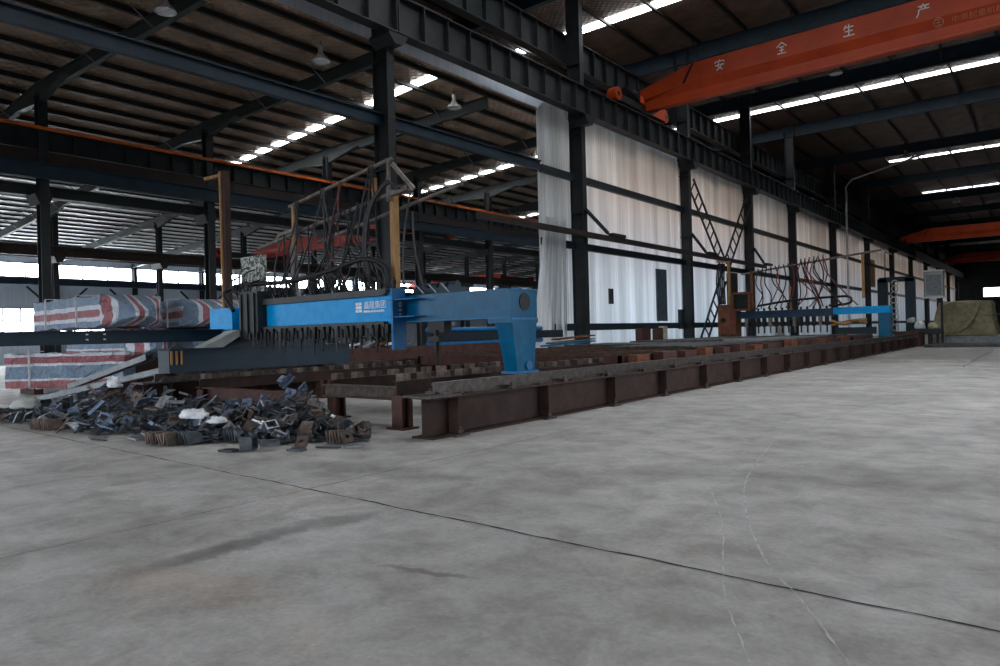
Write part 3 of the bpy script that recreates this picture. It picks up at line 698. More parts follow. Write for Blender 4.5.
tag(MB().box(-17.3,-17.1,17.3,25.7,1.28,1.6).build('steel_beam', M['girt']), 'dark teal beam between the two blue pipes under the gantry box', 'beam')
tag(MB().box(-17.1,-16.9,12.5,21.5,0,1.15).build('steel_beam', M['rust2']), 'reddish beam behind the bed, seen beneath the torches', 'beam')
for k in range(7):
    yy = 12.5+.55*k
    tag(MB().bar((-17.02,yy,1.17+.03*(k%3)),(-16.95,yy+.5,1.3+.05*(k%2)),.2,.06).build('offcut', M[('galv','rustbright','plastic')[k%3]]), 'mixed offcut lying on the reddish beam behind the torches', 'offcut', 'offcuts behind the torches')

# ------------------------------------------------------------------ near blue gantry
G = empty('cutting_gantry', (-12,9.6,.8), 'bright blue flame cutting gantry with white lettering and hanging hoses', 'gantry')
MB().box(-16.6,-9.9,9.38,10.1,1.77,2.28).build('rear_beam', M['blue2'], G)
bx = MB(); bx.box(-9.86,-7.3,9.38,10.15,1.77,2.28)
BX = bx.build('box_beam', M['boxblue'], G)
q = MB(); q.cyl((-7.31,9.78,2.05),(-7.285,9.78,2.05),.155,24); q.build('round_hole', M['black'], BX)
q = MB(); q.box(-7.34,-7.28,9.38,10.15,2.255,2.28); q.box(-7.34,-7.285,9.38,10.15,1.74,1.77); q.box(-9.86,-7.3,9.35,9.40,1.765,1.785); q.build('edge_strip', M['blue2'], BX)
# end leg
q = MB()
q.add([(-7.66,9.4,1.74),(-7.29,9.4,1.74),(-7.29,10.12,1.74),(-7.66,10.12,1.74),(-7.54,9.5,.82),(-7.28,9.5,.82),(-7.28,10.0,.82),(-7.54,10.0,.82)],[(0,1,2,3),(4,7,6,5),(0,4,5,1),(1,5,6,2),(2,6,7,3),(3,7,4,0)])
q.box(-7.8,-7.29,9.36,10.16,1.68,1.77)
LG = q.build('end_leg', M['boxblue'], G)
q = MB(); q.cyl((-7.29,9.82,.93),(-7.25,9.82,.93),.085,20); q.build('wheel_boss', M['blue2'], LG)
q = MB(); q.box(-7.6,-7.22,9.45,10.05,.8,.84); q.build('foot_plate', M['blue2'], LG)
# flanged joint
q = MB(); q.box(-9.93,-9.88,9.03,9.37,1.24,2.42)
for z in (2.2,1.87): q.prism([(0,0,-.01),(0,0,.01),(0,.33,.01),(0,.33,-.01)], (-10.1,9.07,z), (-9.35,9.07,z))
q.build('joint_flange', M['blue2'], G)
q = MB()
for z in (1.92,2.0,2.08,2.14): q.cyl((-9.87,9.2,z),(-9.8,9.2,z),.025,8)
q.build('bolts', M['galv'], G)
# front guide beam with logo
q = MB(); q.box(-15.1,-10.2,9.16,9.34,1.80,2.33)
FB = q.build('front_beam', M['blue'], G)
q = MB(); q.box(-10.2,-9.93,9.16,9.36,1.74,2.36); q.build('front_beam_end', M['blue'], FB)
q = MB(); q.box(-15.2,-10.1,9.06,9.36,2.33,2.43); q.box(-15.2,-10.15,9.05,9.2,2.30,2.335); q.build('upper_rail', M['greyhose'], G)
q = MB(); q.box(-15.2,-10.15,9.04,9.36,1.68,1.79); q.build('lower_rail', M['greyhose'], G)
mt = Matrix.Translation((-10.86,9.155,2.075)) @ Matrix.Rotation(math.pi/2,4,'X')
text_mesh('鑫隆集团', .165, M['white'], 'white_lettering', FB, mt)
q = MB(); x = -10.87
random.seed(5)
while x < -10.27:
    w_ = random.uniform(.015,.03); q.box(x,x+w_,9.152,9.16,1.99,1.99+random.uniform(.03,.045)); x += w_+.012
q.build('small_lettering', M['white'], FB)
q = MB()
for s in (-1,1):
    for k in range(3): q.box(-11.02+s*.052-.04, -11.02+s*.052+.04, 9.152, 9.16, 2.0+.07*k, 2.055+.07*k)
q.cyl((-11.02,9.156,2.1),(-11.02,9.15,2.1),.03,12)
q.build('round_emblem', M['white'], FB)
# top clutter behind box joint (dark teal drive with light bars)
q = MB(); q.box(-10.0,-8.9,9.7,10.1,2.28,2.42)
for k in range(4): q.cyl((-9.9+.25*k,9.9,2.45),(-9.72+.25*k,9.9,2.45),.09,10)
q.build('drive_motor', M['teal'], G)
q = MB()
for k in range(3): q.bar((-9.65+.33*k,9.45,2.47),(-9.45+.33*k,9.45,2.3),.03,.015)
q.build('brace_strips', M['galv'], G)
# torches
for k in range(19):
    x = -14.6+.255*k
    dz = (.0,.06,-.03,.03,-.05)[k%5]; x += (.0,.04,-.03)[k%3]
    q = MB(); q.box(x-.045,x+.045,8.98,9.1,1.52+dz,1.74); q.cyl((x,9.0,1.34+dz),(x,9.0,1.55),.028,8); q.cyl((x,9.0,1.22+dz),(x,9.0,1.36),.014,8); q.cyl((x+.07,9.05,1.42+dz),(x+.07,9.05,1.7),.02,8)
    q.cyl((x,8.9,1.5),(x,8.9,1.66),.03,8)
    q.box(x-.08,x+.08,9.02,9.06,1.46+dz,1.5+dz)
    tr = q.build('torch', M['black'] if k % 4 else M['greyhose'], G)
for k in range(12):
    x = -14.3+.38*k
    q = MB(); q.cyl((x,9.3,2.43),(x,9.3,2.52),.035,8); q.cyl((x,9.3,2.52),(x,9.3,2.58+.03*(k%2)),.05,8); q.cyl((x-.06,9.3,2.55),(x+.06,9.3,2.55),.015,6)
    q.build('gas_valve', M['black'] if k % 3 else M['galv'], G)
# lower torch carriage next to the joint
q = MB(); q.box(-9.2,-8.8,9.3,9.5,1.55,1.76); q.cyl((-9.0,9.3,1.2),(-9.0,9.3,1.6),.05,8); q.box(-9.15,-8.85,9.2,9.35,1.38,1.48); q.cyl((-9.0,9.3,.95),(-9.0,9.3,1.2),.025,8); q.build('end_torch', M['black'], G)
# cabinet, wired panel, long dark carriage
q = MB(); q.box(-15.02,-14.3,8.92,9.3,1.5,2.62)
for k in range(3): q.box(-15.0+.27*k,-14.94+.27*k,8.88,8.92,1.55,2.58)
q.build('control_cabinet', M['col'], G)
q = MB(); q.box(-15.45,-14.48,9.22,9.3,2.62,3.5); WP = q.build('wired_panel', M['circuit'], G)
random.seed(11)
for k in range(9):
    x = -15.3+.09*k; z = random.uniform(2.8,3.35)
    q = MB(); q.tube(spline([(x,9.18,z),(x-.25*random.random(),8.98,z-.12),(x-.1,9.0,z-.42),(x+.1*random.random(),9.1,2.6)],6),.018,6); q.build('wire', M['black' if k%3 else 'greyhose'], WP)
q = MB(); q.prism([(0,7.2,.82),(0,12.1,.82),(0,12.1,1.32),(0,7.2,1.34)], (-15.5,0,0), (-15.0,0,0))
q.box(-15.55,-14.95,7.2,12.1,1.32,1.35)
CA = q.build('end_carriage', M['teal'], G)
q = MB()
q.prism([(0,7.95,1.35),(0,8.45,1.35),(0,9.15,1.74),(0,8.8,1.74)], (-15.4,0,0),(-15.0,0,0)); q.build('sloping_gusset', M['panelgrey'], CA)
q = MB(); q.prism([(0,8.45,1.35),(0,11.4,1.35),(0,11.0,1.74),(0,9.15,1.74)], (-15.4,0,0),(-15.1,0,0)); q.build('saddle', M['teal'], CA)
q = MB()
for k in range(3): q.box(-14.99,-14.96,7.22+.11*k,7.26+.11*k,1.0,1.3)
q.build('hazard_stripes', M['wood'], CA)
q = MB(); q.box(-16.75,-15.7,9.1,9.38,1.75,2.3); q.build('beam_end_block', M['blue'], G)
for yy in (7.6,11.6):
    MB().cyl((-15.45,yy,.9),(-15.3,yy,.9),.16,16).build('wheel', M['rail'], CA)
# big hose chain arching over
q = MB(); q.tube(spline([(-15.2,8.85,2.2),(-15.65,8.9,2.65),(-15.1,9.1,2.82),(-13.7,9.3,2.8),(-12.3,9.35,2.92),(-11.3,9.35,3.08),(-10.75,9.35,3.05),(-10.42,9.4,2.85),(-10.35,9.4,2.45)],8),.055,8); q.build('cable_chain', M['black'], G)
# pipe frame
q = MB(); q.bar((-16.38,9.4,2.3),(-16.38,9.4,5.78),.16,.16); q.build('rusty_post', M['rust'], G)
q = MB(); q.bar((-16.38,9.4,5.72),(-16.85,9.1,5.62),.07,.07); q.bar((-16.42,9.3,2.3),(-16.46,9.3,5.78),.05,.05); q.build('post_arm', M['wood'], G)
for x, z1 in ((-13.8,3.95),(-10.38,4.5)):
    MB().bar((x,9.6,2.3),(x,9.6,z1),.13,.13).build('wooden_post', M['wood'] if x > -12 else M['pipe'], G)
MB().bar((-13.65,9.5,3.6),(-13.65,9.5,4.55),.07,.07).build('upright', M['wood'], G)
MB().bar((-10.38,9.45,4.2),(-10.35,9.45,5.03),.06,.06).build('upright', M['pipe'], G)
for a, b, r_ in [((-13.8,9.5,4.56),(-10.3,9.5,5.06),.04),((-15.1,9.5,3.72),(-9.95,9.5,4.42),.045),((-13.3,9.9,3.72),(-8.8,9.9,4.38),.04)]:
    MB().cyl(a,b,r_,8).build('cross_pipe', M['pipe'], G)
MB().bar((-10.3,9.5,4.95),(-9.7,9.5,4.35),.05,.08).build('knee_brace', M['pipe'], G); MB().bar((-10.4,9.5,4.35),(-9.85,9.5,4.4),.12,.1).build('bracket', M['pipe'], G); MB().bar((-10.85,9.5,4.3),(-10.85,9.5,4.75),.06,.1).build('stub', M['wood'], G)
q = MB(); q.bar((-14.1,9.5,3.95),(-13.4,9.5,4.02),.12,.08); q.bar((-14.3,9.5,3.8),(-14.15,9.5,3.98),.1,.1); q.build('post_cap', M['pipe'], G)
random.seed(21)
hp = [(-13.5,4.6),(-13.42,4.6),(-12.55,4.75),(-12.45,4.75),(-11.95,4.8),(-11.0,4.96),(-10.92,4.96),(-10.85,4.97)]
n_ = 0
for x, z in hp:
    for rep in range(2):
        xe = x+random.uniform(-.5,.7); m_ = random.choice(['black','black','redhose','greyhose'])
        dx = random.uniform(-.25,.25)
        q = MB(); q.tube(spline([(x-.05,9.56,z-.1),(x,9.48,z+.04),(x+.04,9.42,z-.2),(x+dx,9.4,z-.9),(x+dx*1.3,9.38,3.4),(xe-.1,9.34,2.8),(xe,9.3,2.45)],6),.014 if m_=='redhose' else .018,6)
        q.build('hose', M[m_], G)
for k in range(8):
    x = -10.5-.1*random.random()-.07*(k%4); z = 4.3; xe = -10.75-random.uniform(0,3.2)
    m_ = random.choice(['black','black','black','greyhose'])
    if k < 5: pts = [(-10.0-.05*k,9.4,4.4),(-10.35,9.38,4.52+.02*k),(-10.8-.03*k,9.36,4.1),(-10.95-.03*k,9.34,3.3),(-10.7-.06*k,9.3,2.45)]
    else: pts = [(x-.6,9.5,4.25),(x-1.0,9.45,3.6),((x+xe)/2-.3,9.4,3.0),(xe,9.3,2.45)]
    q = MB(); q.tube(spline(pts,7),.018,6); q.build('hose', M[m_], G)
for k in range(10):
    xa = random.uniform(-14,-11); xb = xa+random.uniform(-1.4,1.6)
    q = MB(); q.tube(spline([(xa,9.4,3.9+.2*(xa+14)*.7),(xa*.6+xb*.4,9.35,3.3),(xb,9.3,2.45)],7),.018,6); q.build('hose', M['black'], G)
for xa, za, xb, zb in [(-14.1,3.8,-14.35,2.6),(-9.75,4.3,-9.95,2.5),(-9.7,3.9,-9.4,2.4)]:
    q = MB(); q.tube(spline([(xa,9.45,za),((xa+xb)/2-.06,9.4,(za+zb)/2),(xb,9.4,zb)],7),.02,6); q.build('hose', M['greyhose'], G)
random.seed(33)
for k in range(18):     # short loops between the valves and torches
    x = random.uniform(-14.7,-10.6); dx = random.uniform(.1,.4)
    q = MB(); q.tube(spline([(x,9.25,2.45),(x+dx*.3,9.15,2.62+random.random()*.25),(x+dx,9.25,2.46)],6),.02,6); q.build('hose_loop', M['black'], G)
# long dark beam in front of the bundles
t = empty('long_steel_beam', (-16.2,3,0), 'long dark teal beam crossing in front of the striped bundles', 'beam')
MB().ibeam((-16.2,2.6,1.64),(-16.2,9.1,1.64),.2,.29,.02,.02).build('beam', M['teal'], t)
q = MB()
for yy in (6.0,6.35): q.box(-16.188,-16.18,yy,yy+.05,1.69,1.72); q.box(-16.188,-16.18,yy,yy+.05,1.58,1.61)
q.build('white_spots', M['white'], t)
for yy in (3.2,): MB().box(-16.3,-16.1,yy,yy+.2,0,1.5).build('post', M['col'], t)

# ------------------------------------------------------------------ far gantry
F2 = empty('cutting_gantry', (-12,44,.8), 'far cutting gantry with blue beam and rusty brown end housing', 'gantry')
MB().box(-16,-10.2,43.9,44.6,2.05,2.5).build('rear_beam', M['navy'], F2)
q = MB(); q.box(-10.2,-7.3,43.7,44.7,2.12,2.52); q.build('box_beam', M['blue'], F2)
q = MB(); q.box(-7.85,-7.3,43.8,44.6,.8,2.12); q.build('end_leg', M['boxblue'], F2)
q = MB(); q.box(-10.2,-8.1,44,44.5,.95,1.35); q.build('lower_tray', M['girt'], F2)
q = MB(); q.box(-17.05,-15.9,43.6,44.6,.45,2.98)
q.build('end_housing', M['rustbright'], F2)
q = MB(); q.cyl((-16.7,43.6,2.0),(-16.7,43.56,2.0),.16,14)
for k in range(4): q.bar((-16.9+.2*k,43.58,.7),(-16.78+.2*k,43.58,1.1),.03,.05)
q.build('housing_slots', M['black'], F2)
q = MB()
for a, b in (((-16,43.4,2.55),(-16,43.4,3.7)),((-14.95,43.4,2.55),(-14.95,43.4,3.7)),((-16,43.4,3.65),(-14.95,43.4,3.65)),((-16,43.4,2.6),(-14.95,43.4,2.6))): q.bar(a,b,.14,.14)
q.build('open_frame', M['rustbright'], F2)
MB().box(-15.9,-15.05,43.5,43.6,2.65,3.6).build('frame_panel', M['black'], F2)
q = MB(); q.bar((-16.3,43.7,2.9),(-16.3,43.7,5.75),.16,.16); q.bar((-16.35,43.7,5.7),(-17.1,43.7,5.8),.12,.1); q.build('rusty_post', M['wood'], F2)
q = MB(); q.bar((-14.85,43.7,2.5),(-14.85,43.7,5.0),.16,.16); q.build('short_post', M['rustbright'], F2)
MB().cyl((-15.5,43.7,4.85),(-7.6,43.7,5.65),.06,8).build('cross_pipe', M['pipe'], F2)
for x in (-8.6,-12.6): MB().bar((x,43.8,2.5 if x<-10 else 3.0),(x,43.8,3.9 if x<-10 else 5.5),.14,.14).build('wooden_post', M['wood'], F2)
q = MB(); q.tube(spline([(-14.5,43.6,2.8),(-12.5,43.6,3.05),(-9.9,43.6,3.15),(-9.3,43.6,3.1),(-9.2,43.6,2.85),(-9.5,43.6,2.7),(-10.4,43.6,2.65)],6),.07,8); q.build('cable_chain', M['black'], F2)
random.seed(9)
for k in range(22):
    x = -14.4+.25*k; xe = x+random.uniform(-.8,1.2); z = 4.95+.1*(x+15.5); m_ = random.choice(['black','redhose','greyhose','redhose'])
    if k > 15: x -= 1.5
    q = MB(); q.tube(spline([(x,43.6,z+.05),(x+random.uniform(-.3,.3),43.5,z-.9),((x+xe)/2+.2,43.5,3.4),(xe,43.5,2.6)],6),.035,6); q.build('hose', M[m_], F2)
for k in range(5):
    a = [(-16.9+.1*k,43.5,5.6),(-17.0+.12*k,43.4,4.4),(-16.9+.1*k,43.5,3.0)]
    q = MB(); q.tube(spline(a,6),.05,6); q.build('hose', M['black'], F2)
for k in range(14):
    x = -15.2+.36*k
    q = MB(); q.box(x-.1,x+.1,43.5,43.7,1.5,2.05); q.cyl((x,43.6,1.1),(x,43.6,1.5),.05,6); q.build('torch', M['black'] if k%4 else M['pipe'], F2)
for k in range(14):
    x = -15.2+.36*k
    q = MB(); q.cyl((x,43.6,2.5),(x,43.6,2.65),.07,6); q.build('gas_valve', M['black'], F2)
q = MB(); q.tube(spline([(-10.3,43.6,1.75),(-9.6,43.5,1.55),(-9.0,43.6,1.7),(-8.4,43.5,1.6)],6),.09,6); q.tube(spline([(-10.3,43.6,1.5),(-9.4,43.5,1.7),(-8.4,43.5,1.8)],6),.07,6); q.build('hose_bundle', M['wood'], F2)
tag(MB().box(-17.4,-17.0,46.2,47.2,0,5.2).build('hose_column', M['black']), 'dark upright cable mast behind the rusty housing of the far gantry', 'mast')
tag(MB().box(-17.2,-16.9,55.5,57.0,.1,1.5).build('storage_box', M['panelgrey']), 'pale box at the wall seen under the far gantry', 'box')

# ------------------------------------------------------------------ far end group
P = empty('portal_frame', (-9,57,0), 'dark teal portal frame standing past the far gantry', 'frame')
for x in (-9.85,-8.1): MB().box(x-.35,x+.25,56.6,57.2,0,4.75).build('post', M['girt'] if x < -9 else M['teal'], P)
MB().box(-10.1,-7.9,56.6,57.2,4.5,4.85).build('lintel', M['teal'], P)
random.seed(4)
q = MB()
for k in range(9): q.tube([V((-9.1+.2*math.cos(a)+.05*math.sin(k), 56.5, 1.2+.4*k+.2*math.sin(a))) for a in [2*math.pi*j/12 for j in range(13)]],.04,5)
q.build('coiled_cable', M['panelgrey'], P)
tag(MB().box(-18.24,-18.05,96.5,99,6.2,9.6).build('cable_coil_board', M['wood']), 'pale brown coil hung high on the sheet wall above the portal frame', 'coil')
t = empty('control_booth', (-6.9,56.6,0), 'raised pale control booth with glazed front by the green tarpaulin', 'booth')
q = MB(); q.box(-7.2,-6.1,56.2,57.1,3.3,5.05); q.build('housing', M['panelgrey'], t)
MB().box(-7.1,-6.2,56.16,56.2,3.4,4.8).build('front_glass', M['galv'], t)
MB().box(-7.25,-6.05,56.1,57.2,5.05,5.13).build('roof', M['white'], t)
for x in (-7.05,-6.25): MB().box(x-.07,x+.07,56.6,56.74,0,3.2).build('leg', M['col'], t)
MB().box(-7.3,-6.0,56.0,57.2,3.2,3.3).build('platform', M['white'], t)
# tarpaulin draped over a machine
q = MB(); nx, nz = 90, 18; rows = []
for j in range(nz+1):
    tz = j/nz; row = []
    for i in range(nx+1):
        a = i/nx; per = a*4; s_ = per % 1; e = int(per) % 4
        X0, X1, Y0, Y1 = -6.7, -3.6, 58.9, 61.6
        x, y = [(X0+(X1-X0)*s_, Y0),(X1, Y0+(Y1-Y0)*s_),(X1-(X1-X0)*s_, Y1),(X0, Y1-(Y1-Y0)*s_)][e]
        cx_, cy_ = (X0+X1)/2,(Y0+Y1)/2; k_ = 1+.16*(1-tz)+.075*math.sin(a*70+tz*3)*(1-tz*.6)+.05*math.sin(a*31+5*tz)
        z = .55+(2.95-.55)*tz - .18*math.sin(a*math.pi*8+1)**2*tz + (.5*(math.sin(a*9)>.2)*(1-tz) if False else 0)
        row.append(V((cx_+(x-cx_)*k_, cy_+(y-cy_)*k_, z)))
    rows.append(row)
m_ = nx+1
q.add([v_ for r_ in rows for v_ in r_], [(j*m_+i, j*m_+i+1, (j+1)*m_+i+1, (j+1)*m_+i) for j in range(nz) for i in range(nx)], True)
c_ = V((-5.15,60.2,3.05)); base = len(q.v); q.add(rows[-1]+[c_], [(i,i+1,m_) for i in range(nx)], True)
TP = q.build('covered_machine', M['tarp']); tag(TP, 'machine wholly draped in an olive green tarpaulin near the right edge', 'covered machine')
q = MB()
for k in range(3):
    q.tube(spline([(-4.2-.1*k,58.55,2.8),(-4.5-.12*k,58.4,1.9-.1*k),(-5.2-.15*k,58.4,1.0),(-6.3,58.5,.62)],8),.07,6)
q.build('fold', M['tarp'], TP)
tag(MB().box(-7.2,-1.5,57.9,62,.0,.5).build('plate_stack', M['galv']), 'low stack of grey plates under the covered machine', 'plate stack')
tag(MB().box(-6.4,-1.2,49,53,.0,.16).build('plate_stack', M['slatgrey']), 'flat dark plate stack on the floor before the covered machine', 'plate stack')
tag(MB().cyl((-4.0,58.2,1.9),(-1.0,60.5,2.2),.04,8).build('rail_bar', M['galv']), 'thin pale bar in front of the covered machine', 'bar')
t = empty('cluttered_bench', (-7,53,0), 'dark work stand piled with pale sacks left of the tarpaulin', 'bench')
for x in (-7.3,-6.9,-6.45,-6.1): MB().box(x-.07,x+.07,52.8,52.95,0,1.0).build('leg', M['rust'], t)
MB().box(-7.5,-5.9,52.6,53.6,.75,1.1).build('top', M['col'], t)
def blob(c, r, m, name, parent=None, amp=.3, label=None, cat=None, seed=0, nseg=20):
    q = MB(); rows = []
    for j in range(nseg//2+1):
        th = math.pi*j/(nseg//2); row = []
        for i in range(nseg):
            ph = 2*math.pi*i/nseg; d = V((math.sin(th)*math.cos(ph), math.sin(th)*math.sin(ph), math.cos(th)))
            k_ = 1+amp*noise.noise(d*2.2+V((seed,seed*.7,1)))+amp*.5*noise.noise(d*6+V((seed,0,3)))
            p_ = V((d.x*r[0]*k_, d.y*r[1]*k_, max(d.z*r[2]*k_, -r[2]*.35)))+V(c); row.append(p_)
        rows.append(row)
    q.add([v_ for r_ in rows for v_ in r_], [(j*nseg+i, (j+1)*nseg+i, (j+1)*nseg+(i+1)%nseg, j*nseg+(i+1)%nseg) for j in range(nseg//2) for i in range(nseg)], True)
    o = q.build(name, m, parent)
    if label: tag(o, label, cat)
    return o
blob((-7.1,53.1,1.25),(.32,.35,.4),M['plastic'],'sack',label='pale sack slumped on the dark work stand',cat='sack',seed=3)
blob((-6.35,53.1,1.22),(.32,.35,.3),mat('beige_sack',(.5,.45,.3)),'sack',label='beige sack beside the pale one on the work stand',cat='sack',seed=5)
tag(MB().cyl((-7.9,55.5,0),(-7.9,55.5,1.5),.35,16).build('gas_drum', M['girt']), 'dark teal drum between portal frame and work stand', 'drum')
blob((-7.9,55.5,1.62),(.32,.32,.3),M['panelgrey'],'motor_cover',label='grey rounded motor cover on the teal drum, left of the work stand',cat='machine',seed=8)
q = MB(); q.box(-8.3,-6.9,51.1,52.4,0,.92); q.box(-8.4,-6.8,51.05,52.5,.92,.98)
tag(q.build('buffer_block', M['rust2']), 'red brown steel block closing the far end of the runway', 'block')
for k, (x, y, s) in enumerate(((-1.9,61,.9),(-1.2,60,.7),(-2.6,60.6,.6))):
    blob((x,y,.5+s*.3),(s*.45,s*.4,s),M['slatgrey'],'debris_heap',label='grey debris lump right of the covered machine, %s of three' % ('tallest','rightmost','smallest')[k],cat='debris',seed=k+20,amp=.6)
tag(MB().box(-5.35,-2.5,30,41.5,.0,.11).build('floor_plate', mat('floor_plate_steel',(.33,.31,.28),(.22,.21,.2),.55,0,2)), 'large thin plate lying flat on the floor near the right edge', 'plate')

# ------------------------------------------------------------------ striped bundles
def bundle(A, B, depth, z0, z1, m, label, gather=True, straps=(.25,.72), name='wrapped_bundle'):
    """box between ground points A and B (front lower edge), depth away from the viewer"""
    A = V((*A,0)); B = V((*B,0)); L_ = (B-A); ln = L_.length; u = L_/ln; v_ = V((-u.y,u.x,0))
    if v_.dot(V((-.95,.3,0))) < 0: v_ = -v_
    t = empty(name, (A.x,A.y,z0), label, 'bundle')
    q = MB(); nu, nv, nw = 26, 10, 8; H_ = z1-z0
    def pt(a, b, c):
        p_ = A+u*(a*ln)+v_*(b*depth)+V((0,0,z0+c*H_))
        o_ = V((noise.noise(p_*1.6), noise.noise(p_*1.6+V((5,0,0))), noise.noise(p_*1.6+V((0,7,0)))))*.07 + V((noise.noise(p_*5), noise.noise(p_*5+V((5,0,0))), noise.noise(p_*4)))*.03
        sag = -.05*H_*(1 if c > .5 else 0)*math.sin(a*9)**2
        rd = .06
        return p_+o_+V((0,0,sag))
    def face(fn, n1, n2):
        g = [fn(i/n1, j/n2) for j in range(n2+1) for i in range(n1+1)]
        q.add(g, [(j*(n1+1)+i, j*(n1+1)+i+1, (j+1)*(n1+1)+i+1, (j+1)*(n1+1)+i) for j in range(n2) for i in range(n1)], True)
    face(lambda a,b: pt(a,0,b), nu, nw); face(lambda a,b: pt(a,1,b), nu, nw); face(lambda a,b: pt(a,b,1), nu, nv); face(lambda a,b: pt(a,b,0), nu, nv)
    face(lambda a,b: pt(0,a,b), nv, nw); face(lambda a,b: pt(1,a,b), nv, nw)
    q.build('tarpaulin_wrap', m, t)
    if gather:
        q = MB(); n1, n2 = 60, 10; rows = []
        c_ = A+u*(ln+1.15)+v_*(depth*.45)+V((0,0,z0+H_*.35))
        for j in range(n2+1):
            tt = j/n2; row = []
            for i in range(n1):
                a = 2*math.pi*i/n1; ca, sa = math.cos(a), math.sin(a); k_ = 1/max(abs(ca),abs(sa))
                e = A+u*(ln-.05)+v_*(depth*(.5+.5*ca*k_))+V((0,0,z0+H_*(.5+.5*sa*k_)))
                p_ = e.lerp(c_, tt**1.3*.85)
                p_ += (e-c_).normalized()*.09*math.sin(a*11+tt*2)*math.sin(math.pi*min(1,tt+.1))+u*.35*math.sin(math.pi*tt)*.5
                row.append(p_)
            rows.append(row)
        q.add([w_ for r_ in rows for w_ in r_], [(j*n1+i, j*n1+(i+1)%n1, (j+1)*n1+(i+1)%n1, (j+1)*n1+i) for j in range(n2) for i in range(n1)], True)
        q.add(rows[-1], [tuple(range(n1))], True)
        q.build('gathered_end', M['stripeY'], t)
    for s in straps:
        q = MB(); p0 = A+u*(s*ln)-v_*.09
        q.bar(p0+V((0,0,z0)), p0+V((0,0,z1+.03)), .05, .02); q.bar(p0+V((0,0,z1+.05)), p0+v_*depth+V((0,0,z1+.05)), .05, .02)
        q.build('strap', M['plastic'], t)
    return t
bundle((-27.6,8.6),(-22.05,8.58),1.8,2.02,2.97,M['stripeZ'],'upper striped bundle on the left, wrapped in blue white and red tarpaulin')
bundle((-25.4,11.2),(-21.7,10.9),1.9,1.98,2.86,M['stripeZ'],'upper striped bundle on the right, bunched end beside the blue gantry')
bundle((-27.6,9.6),(-22.6,9.5),1.3,1.05,1.94,M['stripeZ2'],'lower left striped bundle mostly hidden by the dark beam', straps=())
bundle((-25.6,11.6),(-21.8,11.4),1.6,1.0,1.9,M['stripeZ2'],'lower right striped bundle behind the dark beam', straps=())
bundle((-24.9,6.95),(-22.2,9.3),.7,.2,1.26,M['stripeZ2'],'big low striped bundle resting on the floor at the left edge', gather=False, straps=(.22,))
for k, (x, y) in enumerate(((-24.6,7.6),(-22.6,9.3))):
    tag(MB().box(x-.8,x+.4,y-.1,y+.15,0,.2).build('timber_skid', M['rust']), ('dark skid under the left end of the big low bundle','dark skid under the right end of the big low bundle')[k], 'skid')
for k in range(3):
    tag(MB().box(-27.4+2.2*k,-27.2+2.2*k,9.6,10.6,0,1.02).build('timber_skid', M['rust']), 'dark support block under the stacked striped bundles', 'skid', 'supports under the stacked bundles')
for k in range(2):
    tag(MB().box(-25.2+2.2*k,-25+2.2*k,11.6,12.9,0,1.0).build('timber_skid', M['rust']), 'dark support block under the right hand bundles', 'skid', 'supports under the right bundles')
blob((-20.2,13.4,2.2),(.6,.5,.5),M['plastic'],'plastic_wrap',label='crumpled white plastic wrap right of the bunched bundle',cat='plastic',seed=13)
tag(MB().box(-20.7,-19.8,13.0,13.8,0,2.02).build('machine_housing', M['rust']), 'brown housing under the white plastic wrap', 'housing')
# steel channels leaning over the scrap
def channel(a, b, label):
    q = MB(); a = V(a); b = V(b); d = (b-a).normalized(); r_ = d.cross(V((0,0,1))).normalized(); u = r_.cross(d)
    q.bar(a, b, .2, .02); q.bar(a+r_*.09-u*.06, b+r_*.09-u*.06, .02, .14); q.bar(a-r_*.09-u*.06, b-r_*.09-u*.06, .02, .14)
    tag(q.build('steel_channel', M['galv']), label, 'steel channel')
channel((-20.6,6.2,.12),(-16.2,7.75,.93),'longer pale steel channel sloping down to the left onto the floor')
channel((-21.6,7.6,.38),(-16.8,7.6,1.22),'upper pale steel channel resting by the dark carriage')
tag(MB().box(-19.2,-18.6,7.3,7.9,0,.55).build('steel_block', M['rust']), 'dark block propping the pale channels', 'block')
tag(MB().box(-16.75,-16.3,7.85,8.3,0,.9).build('steel_stand', M['rust']), 'dark stand under the raised ends of the pale channels', 'stand')

# ------------------------------------------------------------------ scrap heaps
HB = [(-14.4,5.9,1.7,.9,.66),(-12.4,6.1,1.3,.8,.62),(-16.4,5.2,1.3,.8,.25),(-10.6,5.35,.9,.45,.22),(-13.2,4.95,1.2,.4,.18),(-12.2,6.9,1.2,.7,.35)]
HS = [(-9.9,6.7,.55,.42,.85),(-8.9,6.4,.5,.35,.42),(-10.4,6.2,.5,.35,.25),(-8.0,6.5,.35,.25,.1),(-9.1,5.75,.6,.25,.15)]
def hz(x, y):
    return max([h*math.exp(-((x-cx)/sx)**2-((y-cy)/sy)**2) for cx,cy,sx,sy,h in HB+HS]) if True else 0
def heap_base(items, x0,x1,y0,y1,label):
    q = MB(); random.seed(40)
    n1 = 60
    for _ in range(1600):
        x = random.uniform(x0,x1); y = random.uniform(y0,y1); h = hz(x,y)
        if h < .07: continue
        z = random.uniform(.0,1)*h*.8+.02; s = random.uniform(.06,.16)
        a = random.uniform(0,6.28); ti = random.uniform(-.7,.7)
        d = V((math.cos(a)*math.cos(ti), math.sin(a)*math.cos(ti), math.sin(ti)))
        z = max(z, abs(math.sin(ti))*s+.03)
        q.bar(V((x,y,z))-d*s, V((x,y,z))+d*s, random.uniform(.03,.11), random.uniform(.01,.025))
    o = q.build('scrap_filling', M['scrap_dark']); tag(o, label, 'scrap', kind='stuff')
heap_base(None,-17.8,-9.9,3.9,8.0,'mass of tangled cut steel scrap filling the body of the large left heap')
